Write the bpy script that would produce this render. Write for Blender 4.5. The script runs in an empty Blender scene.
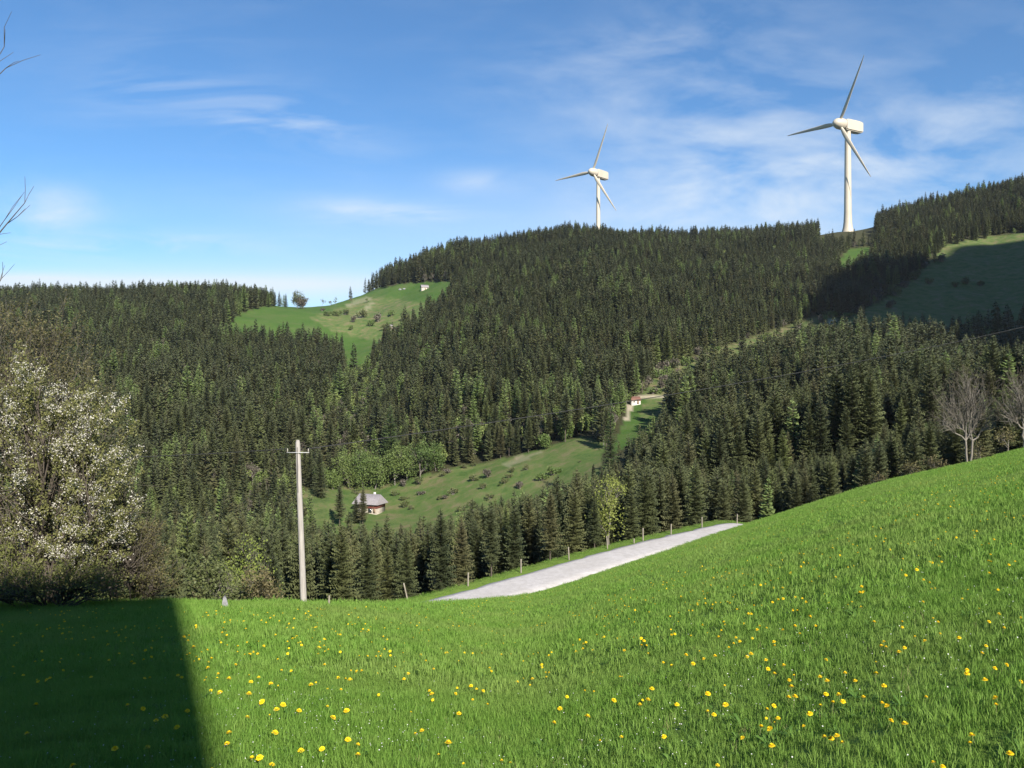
import bpy, bmesh, math, numpy as np
from mathutils import Vector, Matrix

rng = np.random.default_rng(7)
SC = bpy.context.scene
COL = SC.collection
F = 804.0            # focal length in pixels of a 1024 px wide frame
EYE = 1.6
HAZE = True
SUN_EL = math.radians(32.0)
TS = np.array([0.395, -0.919]); TS = TS / np.linalg.norm(TS)      # towards the sun, on the ground
PX, QX = np.array([-TS[1], TS[0]]), -TS                           # across the light, along the light

# ------------------------------------------------------------------ helpers
def new_mesh(name, verts, faces_list, mat_ids=None, smooth=False):
    """faces_list: list of int arrays, each (n, k)"""
    me = bpy.data.meshes.new(name)
    verts = np.asarray(verts, dtype=np.float32)
    me.vertices.add(len(verts)); me.vertices.foreach_set('co', verts.ravel())
    faces_list = [np.asarray(f, dtype=np.int32) for f in faces_list if len(f)]
    loops = np.concatenate([f.ravel() for f in faces_list])
    counts = np.concatenate([np.full(len(f), f.shape[1], dtype=np.int32) for f in faces_list])
    starts = np.concatenate([[0], np.cumsum(counts)[:-1]]).astype(np.int32)
    me.loops.add(len(loops)); me.loops.foreach_set('vertex_index', loops)
    me.polygons.add(len(counts)); me.polygons.foreach_set('loop_start', starts)
    me.polygons.foreach_set('loop_total', counts)
    if mat_ids is not None: me.polygons.foreach_set('material_index', np.asarray(mat_ids, dtype=np.int32))
    if smooth: me.polygons.foreach_set('use_smooth', np.ones(len(counts), dtype=bool))
    me.update(calc_edges=True); me.validate()
    return me

def link(name, me, mats=(), parent=None, col=COL):
    o = bpy.data.objects.new(name, me)
    if me is not None and me.users <= 1:
        for m in (mats if isinstance(mats, (list, tuple)) else [mats]): me.materials.append(m)
    if col is not None: col.objects.link(o)
    if parent is not None: o.parent = parent
    return o

def tag(o, label, cat, group=None, kind=None):
    o['label'] = label; o['category'] = cat
    if group: o['group'] = group
    if kind: o['kind'] = kind
    return o

def empty(name, loc=(0, 0, 0), rz=0.0, scale=1.0):
    o = bpy.data.objects.new(name, None); COL.objects.link(o)
    o.empty_display_size = 0.3
    o.location = loc; o.rotation_euler = (0, 0, rz); o.scale = (scale,) * 3
    return o

class MB:
    """collects shapes, builds ONE mesh"""
    def __init__(s): s.v = []; s.f = {}; s.n = 0
    def add(s, v, f):
        v = np.asarray(v, dtype=float); f = np.asarray(f, dtype=int)
        s.v.append(v); s.f.setdefault(f.shape[1], []).append(f + s.n); s.n += len(v)
    def box(s, c, d, rz=0.0, taper=1.0):
        x, y, z = [k / 2 for k in d]
        v = np.array([[-x,-y,-z],[x,-y,-z],[x,y,-z],[-x,y,-z],[-x*taper,-y*taper,z],[x*taper,-y*taper,z],[x*taper,y*taper,z],[-x*taper,y*taper,z]])
        cz, sz = math.cos(rz), math.sin(rz)
        v[:, :2] = v[:, :2] @ np.array([[cz, sz], [-sz, cz]])
        s.add(v + np.array(c), [[0,3,2,1],[4,5,6,7],[0,1,5,4],[1,2,6,5],[2,3,7,6],[3,0,4,7]])
    def tube(s, pts, rad, sides=10, cap=True):
        pts = np.asarray(pts, float); rad = np.broadcast_to(np.asarray(rad, float), (len(pts),))
        ring = []
        for i, p in enumerate(pts):
            t = pts[min(i+1, len(pts)-1)] - pts[max(i-1, 0)]; t = t / (np.linalg.norm(t) + 1e-9)
            a = np.cross(t, [0.31, 0.95, 0.05]) if abs(t[1]) < 0.9 else np.cross(t, [1, 0, 0])
            a /= np.linalg.norm(a); b = np.cross(t, a)
            th = np.arange(sides) * 2 * math.pi / sides
            ring.append(p + rad[i] * (np.cos(th)[:, None] * a + np.sin(th)[:, None] * b))
        v = np.concatenate(ring); q = []
        for i in range(len(pts) - 1):
            for k in range(sides):
                k2 = (k + 1) % sides
                q.append([i*sides+k, i*sides+k2, (i+1)*sides+k2, (i+1)*sides+k])
        s.add(v, q)
        if cap:
            for i in (0, len(pts) - 1):
                c = np.concatenate([ring[i], [pts[i]]]); m = sides
                s.add(c, [[k, (k+1) % m, m] for k in range(m)])
    def poly(s, pts, thick):
        """closed prism of a planar polygon pts (n,3), extruded by the vector thick"""
        pts = np.asarray(pts, float); n = len(pts); t = np.asarray(thick, float)
        v = np.concatenate([pts, pts + t])
        s.add(v, [list(range(n))]); s.add(v, [list(range(2*n-1, n-1, -1))])
        s.add(v, [[i, (i+1) % n, n + (i+1) % n, n + i] for i in range(n)])
    def build(s, name, mat, parent=None, smooth=False):
        me = new_mesh(name, np.concatenate(s.v), [np.concatenate(f) for f in s.f.values()], smooth=smooth)
        bm = bmesh.new(); bm.from_mesh(me)
        bmesh.ops.recalc_face_normals(bm, faces=bm.faces); bm.to_mesh(me); bm.free()
        if smooth:
            me.polygons.foreach_set('use_smooth', np.ones(len(me.polygons), dtype=bool))
        return link(name, me, mat, parent)

def smooth01(x): x = np.clip(x, 0, 1); return x * x * (3 - 2 * x)

# value noise (numpy) for the ground
_perm = np.random.default_rng(3).random((64, 64))
def vnoise(x, y):
    xi, yi = np.floor(x).astype(int), np.floor(y).astype(int)
    fx, fy = smooth01(x - xi), smooth01(y - yi)
    g = lambda i, j: _perm[i % 64, j % 64]
    return (g(xi, yi)*(1-fx) + g(xi+1, yi)*fx)*(1-fy) + (g(xi, yi+1)*(1-fx) + g(xi+1, yi+1)*fx)*fy

# ------------------------------------------------------------------ terrain
UK = [-3.0, -.64, -.41, -.25, -.1, .027, .12, .20, .276, .313, .378, .443, .507, .572, .634, .9, 3.0]
TK = [.284, .285, .284, .283, .278, .2635, .2313, .2043, .178, .1687, .1475, .127, .1108, .0978, .0816, .02, -.5]
DK = [20, 20, 20, 22, 30, 62, 71, 80, 90, 89, 86, 83, 80, 78, 76, 72, 60]
FE = np.array([(-160, 38), (-60, 45), (-30, 48), (-15, 52), (-6, 59.3), (.5, 66.8), (4.8, 72.0), (11.4, 79.5), (19.4, 87.5), (24, 92), (29, 95), (38, 96), (60, 98), (160, 100)], float)

def road_sd(x, y):
    """signed distance to the valley-side edge of the road (positive beyond it)"""
    x = np.asarray(x, float); y = np.asarray(y, float)
    best = np.full(x.shape, 1e9); sd = np.zeros(x.shape)
    for a, b in zip(FE[:-1], FE[1:]):
        e = b - a; L2 = e @ e
        t = np.clip(((x - a[0]) * e[0] + (y - a[1]) * e[1]) / L2, 0, 1)
        dx, dy = x - a[0] - t * e[0], y - a[1] - t * e[1]
        d = np.hypot(dx, dy); s = np.sign(e[0] * dy - e[1] * dx)
        m = d < best; best = np.where(m, d, best); sd = np.where(m, s * d, sd)
    return sd

def road_z(x): return -16.0 - 1.3 * smooth01((np.asarray(x, float) - 24) / 8)

UT = np.array([-2600, -300, 0, 200, 300, 380, 450, 560, 640, 700, 780, 850, 920, 1024, 1300, 2600.])
DT = np.array([100, 120, 150, 200, 260, 300, 350, 420, 500, 600, 700, 800, 900, 1000, 1100, 1250, 1500, 1700.])
ZT = np.array([
 [-40,-45,-50,-52,-50,-40,-27,-10,9,33,57,80,97,100,88,60,30,0],
 [-40,-45,-50,-52,-50,-40,-27,-10,9,33,55,76,90,90,78,55,30,0],
 [-40,-45,-50,-52,-50,-40,-27,-10,9,33,55,76,89,89,78,55,30,0],
 [-40,-45,-50,-52,-50,-40,-27,-10,9,33,56,80,98,97,86,60,30,0],
 [-40,-45,-50,-52,-50,-42,-30,-17,-5,12,34,70,86,85,70,50,30,0],
 [-40,-45,-50,-52,-51,-47.8,-38,-24,-10,8,30,62,90,120,135,110,60,20],
 [-38,-42,-47,-50,-47,-40,-26,-8,12,37,62,90,118,158,160,110,60,20],
 [-32,-36,-40,-42,-34,-27,-14,5,28,58,88,118,150,183,197,165,90,40],
 [-29,-32,-35,-33,-26,-19,-12,3,24,54,85,115,147,174,186,160,90,40],
 [-24,-26,-28,-26,-17,-11.5,-6,0,17,45,76,108,143,174,188,160,90,40],
 [-20,-22,-23,-19,-9,-3,2,6,16,42,74,107,145,180,190,160,90,40],
 [-18,-18,-18,-14,-4,1,5,7,22,48,80,118,155,191,203,180,110,60],
 [-16,-15,-15,-11,-6,-2,0,4,21,46,80,123,160,205,240,215,160,90],
 [-10,-8,-9,-8,-6,-4,-5,2,22,50,85,128,170,226,270,282,210,120],
 [5,10,12,15,20,25,30,40,60,95,140,190,235,285,330,340,300,200],
 [25,35,40,50,60,70,80,95,120,160,210,260,300,340,370,380,330,250.]])

def z_far(u, d):
    ui = np.interp(u, UT, np.arange(len(UT))); di = np.interp(d, DT, np.arange(len(DT)))
    def bilin(ui, di):
        i = np.minimum(ui.astype(int), len(UT) - 2); j = np.minimum(di.astype(int), len(DT) - 2)
        a, b = ui - i, di - j
        return (ZT[i, j]*(1-a)*(1-b) + ZT[i+1, j]*a*(1-b) + ZT[i, j+1]*(1-a)*b + ZT[i+1, j+1]*a*b)
    w = 0.0; z = 0.0
    for du in (-.3, 0, .3):
        for dd in (-.25, 0, .25):
            z = z + bilin(np.clip(ui + du, 0, len(UT) - 1), np.clip(di + dd, 0, len(DT) - 1)); w += 1
    return z / w

PR = [150, 290, 330, 395, 458, 528, 637, 751, 845, 1200, 1600]
ZR = [-200, -20, 120, 225, 352, 405, 448, 482, 478, 500, 200]

def H(x, y):
    """ground height (world z)"""
    x = np.asarray(x, float); y = np.asarray(y, float)
    xc = np.clip(x, -400, 90 + 0 * x)
    ys = np.maximum(y, 1.5)
    u = np.clip(x / ys, -3, 3)
    T, D = np.interp(u, UK, TK), np.interp(u, UK, DK)
    # smoother tables
    for e in (-.03, .03):
        T = T + np.interp(u + e, UK, TK); D = D + np.interp(u + e, UK, DK)
    T /= 3; D /= 3
    s = T - 1.6 / D
    lin = -s * ys
    back = -0.2 * y + 0.27 * np.maximum(xc, 0) * smooth01(xc / 6)
    w = smooth01((y - 1.5) / 3)
    zn = np.where(y > 1.5, w * lin + (1 - w) * back, back)
    e = np.maximum(y - D, 0)
    zn = zn - np.where(u < .2, .0034, .006) * e * e
    zn = np.minimum(zn, 24)
    sd = road_sd(x, y); zr = road_z(x) + EYE
    # bumps of the meadow
    zn = zn + (vnoise(x * .5 + 9, y * .5) - .5) * .06 * np.clip(y / 12, 0, 1) + (vnoise(x * 1.7, y * 1.7) - .5) * .03
    near = np.where(sd < 1.6, np.maximum(zn, zr), zr - .5 * (np.maximum(sd, 1.6) - 1.6))
    near = np.where(y < 30, zn, near)
    zf = z_far(512 + F * u, np.maximum(y, 100)) + EYE
    zf = zf + (vnoise(x / 37., y / 37.) - .5) * 5 + (vnoise(x / 11., y / 11.) - .5) * 1.2
    far = np.where(sd > 1.6, np.maximum(near, zf), near)
    p = x * PX[0] + y * PX[1]; q = x * QX[0] + y * QX[1]
    hill = np.interp(p, PR, ZR) - np.where(q > 50, 2.0, 1.2) * np.abs(q - 50) + (vnoise(p / 60, q / 60) - .5) * 25
    far = np.where((p > 200) & (x > 120), np.maximum(far, hill), far)
    return far

def pix(x, y, z):
    return 512 + F * x / y, 384 - F * (z - EYE) / y

def ray_ground(u, v, lift=0.0, dmin=2.5, dmax=1500.0):
    """first ground point seen in the photograph at pixel (u, v)"""
    d = np.exp(np.linspace(math.log(dmin), math.log(dmax), 5000))
    x = (u - 512) / F * d
    z = H(x, d) + lift
    ray = EYE + (384 - v) / F * d
    i = int(np.argmax(z >= ray))
    if z[i] < ray[i]: return None
    return float(x[i]), float(d[i]), float(H(x[i:i+1], d[i:i+1])[0])

def inpoly(px, py, poly):
    c = np.zeros(np.shape(px), bool); n = len(poly)
    for i in range(n):
        x1, y1 = poly[i]; x2, y2 = poly[(i + 1) % n]
        cond = ((y1 > py) != (y2 > py)) & (px < (x2 - x1) * (py - y1) / ((y2 - y1) or 1e-9) + x1)
        c ^= cond
    return c

MEADOWS = [
 [(214,344),(232,318),(250,309),(309,300),(345,298),(375,288),(420,282),(462,282),(446,304),(420,318),(400,332),(378,352),(364,378),(347,378),(342,352)],
 [(330,488),(390,481),(450,470),(520,455),(580,436),(605,443),(597,480),(540,525),(420,565),(340,565),(325,520)],
 [(612,452),(622,426),(632,399),(662,396),(660,416),(648,440)],
 [(815,334),(880,302),(915,278),(935,258),(945,246),(965,241),(1000,235),(1030,232),(1150,225),(1150,330),(1024,335),(950,342),(880,340)],
 [(833,264),(850,249),(874,246),(866,259),(845,267)],
]
ROUGH = [
 [(640,398),(655,368),(700,355),(740,342),(800,322),(830,312),(835,330),(770,350),(700,374),(672,396)],
 [(818,247),(819,228),(840,214),(876,206),(876,243),(850,247)],
 [(290,492),(330,486),(330,530),(300,530)],
 [(360,300),(375,296),(440,306),(420,330),(395,345),(370,340),(330,330),(310,318)],
]
CLEAR = [   # no trees here: they would stand before the clearings behind
 [(638,420),(655,372),(700,355),(740,342),(800,322),(835,312),(838,345),(770,368),(700,392),(672,412)],
 [(598,468),(615,436),(632,399),(664,396),(664,424),(650,446),(640,466)],
 [(828,276),(850,249),(874,246),(868,270),(845,280)],
 [(815,345),(835,318),(880,298),(915,275),(935,256),(1030,240),(1030,345),(950,352),(880,352)],
]
PALE = [  # bare earth and gravel seen far off
 [(624,420),(630,400),(634,400),(629,421)], [(630,400),(630,397),(664,395),(664,398)],
 [(822,324),(832,319),(836,321),(828,326)], [(796,337),(806,331),(812,333),(803,339)],
 [(352,318),(372,301),(376,302),(358,320)], [(345,304),(372,296),(372,299),(348,307)],
 [(500,465),(520,456),(545,450),(530,458),(510,467)],
]

# ------------------------------------------------------------------ materials
def mat(name):
    m = bpy.data.materials.new(name); m.use_nodes = True
    nt = m.node_tree; nt.nodes.clear()
    out = nt.nodes.new('ShaderNodeOutputMaterial')
    b = nt.nodes.new('ShaderNodeBsdfPrincipled')
    nt.links.new(b.outputs[0], out.inputs[0])
    return m, nt, b, out

def N(nt, t, **kw):
    n = nt.nodes.new(t)
    for k, v in kw.items(): setattr(n, k, v)
    return n

def ramp(nt, fac, stops):
    r = N(nt, 'ShaderNodeValToRGB'); e = r.color_ramp.elements
    while len(e) > 1: e.remove(e[-1])
    e[0].position = stops[0][0]; e[0].color = (*stops[0][1], 1)
    for p, c in stops[1:]:
        k = e.new(p); k.color = (*c, 1)
    nt.links.new(fac, r.inputs[0]); return r.outputs[0]

def noise(nt, scale, detail=4, rough=.6, coord='Object', dist=0.0, stretch=None):
    if coord == 'Position':
        src = N(nt, 'ShaderNodeNewGeometry').outputs['Position']
    else:
        src = N(nt, 'ShaderNodeTexCoord').outputs[coord]
    if stretch:
        mp = N(nt, 'ShaderNodeMapping'); mp.inputs['Scale'].default_value = stretch
        nt.links.new(src, mp.inputs[0]); src = mp.outputs[0]
    n = N(nt, 'ShaderNodeTexNoise'); n.inputs['Scale'].default_value = scale
    n.inputs['Detail'].default_value = detail; n.inputs['Roughness'].default_value = rough
    n.inputs['Distortion'].default_value = dist
    nt.links.new(src, n.inputs['Vector']); return n.outputs[0]

def mixc(nt, fac, a, b, mode='MIX'):
    m = N(nt, 'ShaderNodeMix', data_type='RGBA', blend_type=mode)
    for sock, v in ((m.inputs[0], fac), (m.inputs[6], a), (m.inputs[7], b)):
        if hasattr(v, 'is_output') or isinstance(v, bpy.types.NodeSocket): nt.links.new(v, sock)
        elif isinstance(v, (int, float)): sock.default_value = v
        else: sock.default_value = (*v, 1)
    return m.outputs[2]

def math_(nt, op, a, b=None, clamp=False):
    m = N(nt, 'ShaderNodeMath', operation=op, use_clamp=clamp)
    for i, v in enumerate((a, b)):
        if v is None: continue
        if isinstance(v, (int, float)): m.inputs[i].default_value = v
        else: nt.links.new(v, m.inputs[i])
    return m.outputs[0]

def simple(name, stops, scale=3, rough=.8, spec=.3, coord='Object', stretch=None, bump=0.0, detail=5):
    m, nt, b, out = mat(name)
    n = noise(nt, scale, detail, .6, coord, stretch=stretch)
    nt.links.new(ramp(nt, n, stops), b.inputs['Base Color'])
    b.inputs['Roughness'].default_value = rough
    b.inputs['Specular IOR Level'].default_value = spec
    if bump:
        bp = N(nt, 'ShaderNodeBump'); bp.inputs['Strength'].default_value = bump; bp.inputs['Distance'].default_value = .05
        nt.links.new(n, bp.inputs['Height']); nt.links.new(bp.outputs[0], b.inputs['Normal'])
    return m

def foliage(name, c1, c2, c3, trans=.25, nscale=.6, patch=.03, patchc=None, rough=.6, spec=.25, stops=None):
    """leaf material: colour varies from plant to plant and in drifts across the land"""
    m, nt, b, out = mat(name)
    oi = N(nt, 'ShaderNodeObjectInfo')
    base = ramp(nt, oi.outputs['Random'], stops or [(0, c1), (.5, c2), (1, c3)])
    n2 = noise(nt, nscale, 3, .6, 'Position')
    base = mixc(nt, ramp(nt, n2, [(.3, (0, 0, 0)), (.7, (1, 1, 1))]), base, mixc(nt, .55, base, c3))
    if patchc:
        n3 = noise(nt, patch, 3, .6, 'Position')
        base = mixc(nt, ramp(nt, n3, [(.45, (0, 0, 0)), (.66, (.7, .7, .7))]), base, patchc)
    nt.links.new(base, b.inputs['Base Color'])
    b.inputs['Roughness'].default_value = rough
    b.inputs['Specular IOR Level'].default_value = spec
    if trans:
        t = N(nt, 'ShaderNodeBsdfTranslucent'); nt.links.new(base, t.inputs[0])
        mx = N(nt, 'ShaderNodeMixShader'); mx.inputs[0].default_value = trans
        nt.links.new(b.outputs[0], mx.inputs[1]); nt.links.new(t.outputs[0], mx.inputs[2])
        nt.links.new(mx.outputs[0], out.inputs[0])
    return m

M = {}
M['spruce'] = foliage('spruce_needles', (.045, .062, .030), (.068, .088, .036), (.10, .115, .046), .15, .25, .008, (.088, .100, .048),
    stops=[(0, (.028, .038, .020)), (.2, (.050, .061, .027)), (.4, (.068, .080, .031)), (.55, (.056, .066, .034)), (.7, (.083, .091, .035)), (.85, (.094, .085, .044)), (.93, (.096, .112, .040)), (1, (.115, .142, .046))])
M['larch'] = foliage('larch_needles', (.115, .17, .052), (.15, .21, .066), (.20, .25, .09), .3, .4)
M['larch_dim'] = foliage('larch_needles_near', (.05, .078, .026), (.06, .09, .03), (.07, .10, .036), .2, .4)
M['leaf'] = foliage('young_leaves', (.065, .11, .03), (.09, .14, .036), (.13, .17, .05), .3, .8)
M['leaf_dull'] = foliage('wood_leaves', (.070, .110, .032), (.11, .155, .042), (.16, .195, .06), .28, .8)
M['leaf_yellow'] = foliage('yellow_green_leaves', (.14, .19, .035), (.17, .215, .04), (.20, .23, .055), .3, .8)
M['bud'] = foliage('budding_twigs', (.075, .075, .028), (.10, .095, .035), (.12, .10, .05), .2, .8)
M['twig_grey'] = foliage('bare_twigs', (.060, .052, .040), (.080, .070, .054), (.10, .088, .068), 0, .8)
M['shrub'] = foliage('shrub_leaves', (.065, .085, .03), (.085, .105, .035), (.11, .12, .05), .2, .5)
M['bark_spruce'] = simple('spruce_bark', [(.3, (.05, .042, .034)), (.7, (.10, .085, .07))], 4, .9, .1, stretch=(3, 3, .6))
M['bark'] = simple('bark', [(.3, (.045, .037, .030)), (.7, (.095, .082, .068))], 4, .9, .1, stretch=(3, 3, .6))
M['bark_grey'] = simple('grey_bark', [(.3, (.11, .10, .085)), (.7, (.21, .19, .165))], 5, .9, .1, stretch=(3, 3, .6))
M['grass'] = foliage('grass_blades', (.112, .240, .032), (.148, .280, .042), (.190, .305, .062), .44, 1.1, .16, (.200, .280, .070), .6, .15)
M['blossom'] = foliage('white_blossom', (.42, .405, .36), (.48, .465, .41), (.52, .50, .45), .25, 3)
M['leaf_cherry'] = foliage('spring_leaves', (.125, .155, .042), (.16, .18, .05), (.185, .19, .07), .42, 1)
M['petal_yellow'] = simple('yellow_petals', [(.3, (.75, .52, .01)), (.7, (.86, .66, .02))], 60, .7, .2)
M['petal_white'] = simple('white_petals', [(.3, (.48, .48, .50)), (.7, (.58, .57, .58))], 60, .7, .2)
M['stem'] = simple('flower_stem', [(.3, (.12, .17, .05)), (.7, (.20, .20, .08))], 30, .6, .3)
M['pole_wood'] = simple('weathered_pole_wood', [(.25, (.18, .165, .155)), (.5, (.285, .265, .25)), (.75, (.37, .35, .335))], 6, .85, .15, stretch=(4, 4, .25), bump=.3)
M['post_wood'] = simple('weathered_post_wood', [(.25, (.15, .13, .10)), (.75, (.28, .255, .215))], 7, .9, .15, stretch=(4, 4, .4), bump=.3)
M['metal'] = simple('galvanised_metal', [(.3, (.35, .36, .37)), (.7, (.50, .50, .50))], 6, .45, .5)
M['ceramic'] = simple('insulator_ceramic', [(.3, (.25, .23, .2)), (.7, (.32, .30, .27))], 6, .3, .5)
M['cable'] = simple('cable_rubber', [(.3, (.02, .02, .02)), (.7, (.035, .035, .035))], 6, .6, .3)
M['turbine'] = simple('turbine_paint', [(.3, (.40, .35, .275)), (.7, (.45, .40, .32))], .06, .45, .35)
M['turbine_dark'] = simple('turbine_seal', [(.3, (.28, .24, .20)), (.7, (.33, .29, .25))], .3, .6, .3)
M['stone'] = simple('marker_stone', [(.3, (.15, .15, .165)), (.7, (.26, .26, .28))], 9, .85, .2, bump=.4)
M['plaster'] = simple('white_plaster', [(.3, (.50, .48, .44)), (.7, (.60, .58, .54))], 1.5, .9, .1)
M['plaster_old'] = simple('old_plaster', [(.3, (.22, .19, .155)), (.6, (.33, .295, .245)), (.75, (.45, .42, .37))], 1.1, .9, .1)
M['timber_red'] = simple('red_brown_timber', [(.3, (.11, .035, .03)), (.7, (.19, .065, .05))], 3, .8, .2, stretch=(6, 6, .4))
M['timber'] = simple('brown_timber', [(.3, (.13, .09, .06)), (.7, (.24, .17, .11))], 3, .8, .2, stretch=(6, 6, .4))
M['timber_pale'] = simple('pale_timber', [(.3, (.42, .37, .30)), (.7, (.58, .52, .44))], 3, .8, .2, stretch=(6, 6, .4))
M['shingle'] = simple('grey_shingles', [(.3, (.17, .155, .16)), (.7, (.27, .25, .26))], 1.2, .8, .25, stretch=(1, 1, 5))
M['tile'] = simple('roof_tiles', [(.3, (.12, .062, .048)), (.7, (.18, .095, .07))], 2, .8, .2)
M['glass'] = simple('window_glass', [(.3, (.02, .025, .03)), (.7, (.04, .045, .05))], 2, .1, .6)

def gravel():
    m, nt, b, out = mat('gravel_road_surface')
    a = noise(nt, 2.2, 8, .75, 'Position'); c = noise(nt, .35, 4, .6, 'Position')
    col = ramp(nt, a, [(.3, (.33, .308, .30)), (.5, (.42, .40, .392)), (.72, (.50, .48, .472))])
    col = mixc(nt, ramp(nt, c, [(.4, (0, 0, 0)), (.75, (.45, .45, .45))]), col, (.30, .28, .25))
    nt.links.new(col, b.inputs['Base Color']); b.inputs['Roughness'].default_value = .95
    b.inputs['Specular IOR Level'].default_value = .1
    bp = N(nt, 'ShaderNodeBump'); bp.inputs['Strength'].default_value = .5; bp.inputs['Distance'].default_value = .06
    nt.links.new(a, bp.inputs['Height']); nt.links.new(bp.outputs[0], b.inputs['Normal'])
    return m
M['gravel'] = gravel()

def ground_mat():
    m, nt, b, out = mat('ground_cover')
    at = N(nt, 'ShaderNodeAttribute', attribute_name='cover')
    sep = N(nt, 'ShaderNodeSeparateColor'); nt.links.new(at.outputs[0], sep.inputs[0])
    n1 = noise(nt, .9, 8, .7, 'Position'); n2 = noise(nt, .05, 6, .65, 'Position'); n3 = noise(nt, .012, 4, .6, 'Position')
    soil = ramp(nt, n1, [(.3, (.030, .032, .014)), (.7, (.055, .055, .026))])
    near = ramp(nt, n1, [(.25, (.10, .16, .028)), (.55, (.135, .205, .036)), (.8, (.16, .225, .05))])
    far = ramp(nt, math_(nt, 'ADD', math_(nt, 'MULTIPLY', n2, .6), math_(nt, 'MULTIPLY', noise(nt, .22, 6, .75, 'Position'), .4)), [(.35, (.038, .080, .016)), (.5, (.050, .096, .019)), (.62, (.072, .100, .032))])
    n4 = noise(nt, .13, 7, .75, 'Position')
    rough = ramp(nt, n4, [(.38, (.050, .085, .024)), (.47, (.085, .12, .036)), (.55, (.12, .125, .052)), (.62, (.17, .135, .08))])
    earth = ramp(nt, n1, [(.3, (.36, .29, .22)), (.7, (.52, .45, .36))])
    geo = N(nt, 'ShaderNodeNewGeometry'); sp = N(nt, 'ShaderNodeSeparateXYZ'); nt.links.new(geo.outputs['Position'], sp.inputs[0])
    isfar = math_(nt, 'MULTIPLY', math_(nt, 'SUBTRACT', sp.outputs[1], 60.0), 1 / 60., True)
    mead = mixc(nt, isfar, near, far)
    c = mixc(nt, sep.outputs[0], soil, mead)
    c = mixc(nt, sep.outputs[2], c, rough)
    c = mixc(nt, sep.outputs[1], c, earth)
    nt.links.new(c, b.inputs['Base Color'])
    b.inputs['Roughness'].default_value = .9; b.inputs['Specular IOR Level'].default_value = .1
    bp = N(nt, 'ShaderNodeBump'); bp.inputs['Strength'].default_value = .6; bp.inputs['Distance'].default_value = .35
    nt.links.new(n1, bp.inputs['Height']); nt.links.new(bp.outputs[0], b.inputs['Normal'])
    return m
M['ground'] = ground_mat()

# ------------------------------------------------------------------ the ground sheet
def build_ground():
    az = np.concatenate([np.arange(-180, -76, 4.), np.arange(-76, -36, 1.), np.arange(-36, 36, .22), np.arange(36, 80, 1.), np.arange(80, 180, 4.)])
    az = np.radians(az); na = len(az)
    rr = np.concatenate([np.exp(np.arange(math.log(.4), math.log(45), .022)), np.exp(np.arange(math.log(45), math.log(120), .009)), np.exp(np.arange(math.log(120), math.log(1900), .013))])
    nr = len(rr)
    x = np.outer(rr, np.sin(az)); y = np.outer(rr, np.cos(az))
    yb = np.clip(y, -60, None)
    z = np.where(y > -60, H(np.clip(x, -1e4, 1e4), yb), H(np.clip(x, -80, 80), yb))
    v = np.concatenate([[[0, 0, float(H(np.array([0.]), np.array([0.]))[0])]], np.stack([x, y, z], -1).reshape(-1, 3)])
    i = np.arange(nr - 1)[:, None]; j = np.arange(na)[None, :]; j2 = (j + 1) % na
    q = np.stack([1 + i * na + j, 1 + i * na + j2, 1 + (i + 1) * na + j2, 1 + (i + 1) * na + j], -1).reshape(-1, 4)
    q = q[:, ::-1]
    t = np.stack([np.zeros(na, int), 1 + j2[0], 1 + j[0]], -1)
    me = new_mesh('ground', v, [q, t], smooth=True)
    cov = np.zeros((len(v), 4), np.float32); cov[:, 3] = 1
    X, Y, Z = v[:, 0], v[:, 1], v[:, 2]
    sd = road_sd(X, Y)
    nearm = (sd < 3.0) & (Y < 130)
    cov[nearm, 0] = 1
    front = Y > 110
    with np.errstate(divide='ignore', invalid='ignore'):
        U, V = pix(X, np.where(front, Y, 1e6), Z)
    for P in MEADOWS: cov[front & inpoly(U, V, P), 0] = 1
    for P in ROUGH[:1] + ROUGH[2:] + CLEAR[:1]: cov[front & inpoly(U, V, P), 2] = .8
    # the valley meadow is rough pasture
    cov[front & inpoly(U, V, MEADOWS[1]), 2] = .65
    cov[front & inpoly(U, V, MEADOWS[3]), 2] = .85
    for k, P in enumerate(PALE): cov[front & inpoly(U, V, P), 1] = .7 if k < 4 else .22
    a = me.color_attributes.new('cover', 'FLOAT_COLOR', 'POINT'); a.data.foreach_set('color', cov.ravel())
    o = link('ground', me, M['ground']); o['kind'] = 'structure'
build_ground()

# gravel road: a low slab, its surface a little above the terrace
def build_road():
    pts = []
    for a, b in zip(FE[1:-1], FE[2:]):
        n = max(2, int(np.linalg.norm(b - a) / 1.0))
        for k in range(n): pts.append(a + (b - a) * k / n)
    pts = np.array(pts)
    for _ in range(6): pts[1:-1] = (pts[:-2] + 2 * pts[1:-1] + pts[2:]) / 4
    t = np.gradient(pts, axis=0); t /= np.linalg.norm(t, axis=1)[:, None]
    nrm = np.stack([t[:, 1], -t[:, 0]], 1)                     # towards the camera side
    offs = np.array([-.25, 0, .6, 1.3, 2.3, 3.2, 4.2, 4.7]); hz = np.array([-.25, .05, .10, .09, .13, .09, .10, -.2])
    rows = []
    wob = np.random.default_rng(5).normal(0, .12, (len(pts), 2))
    for k in range(len(pts)):
        o = offs.copy(); o[:2] += wob[k, 0]; o[-2:] += wob[k, 1]
        p = pts[k] + o[:, None] * nrm[k]
        zz = EYE + road_z(pts[k:k+1, 0])[0] + hz
        rows.append(np.column_stack([p, zz]))
    v = np.concatenate(rows); m = len(offs)
    q = [[i*m+j, i*m+j+1, (i+1)*m+j+1, (i+1)*m+j] for i in range(len(pts)-1) for j in range(m-1)]
    o = link('gravel_road', new_mesh('gravel_road', v, [np.array(q)], smooth=True), M['gravel']); o['kind'] = 'structure'
build_road()

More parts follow.
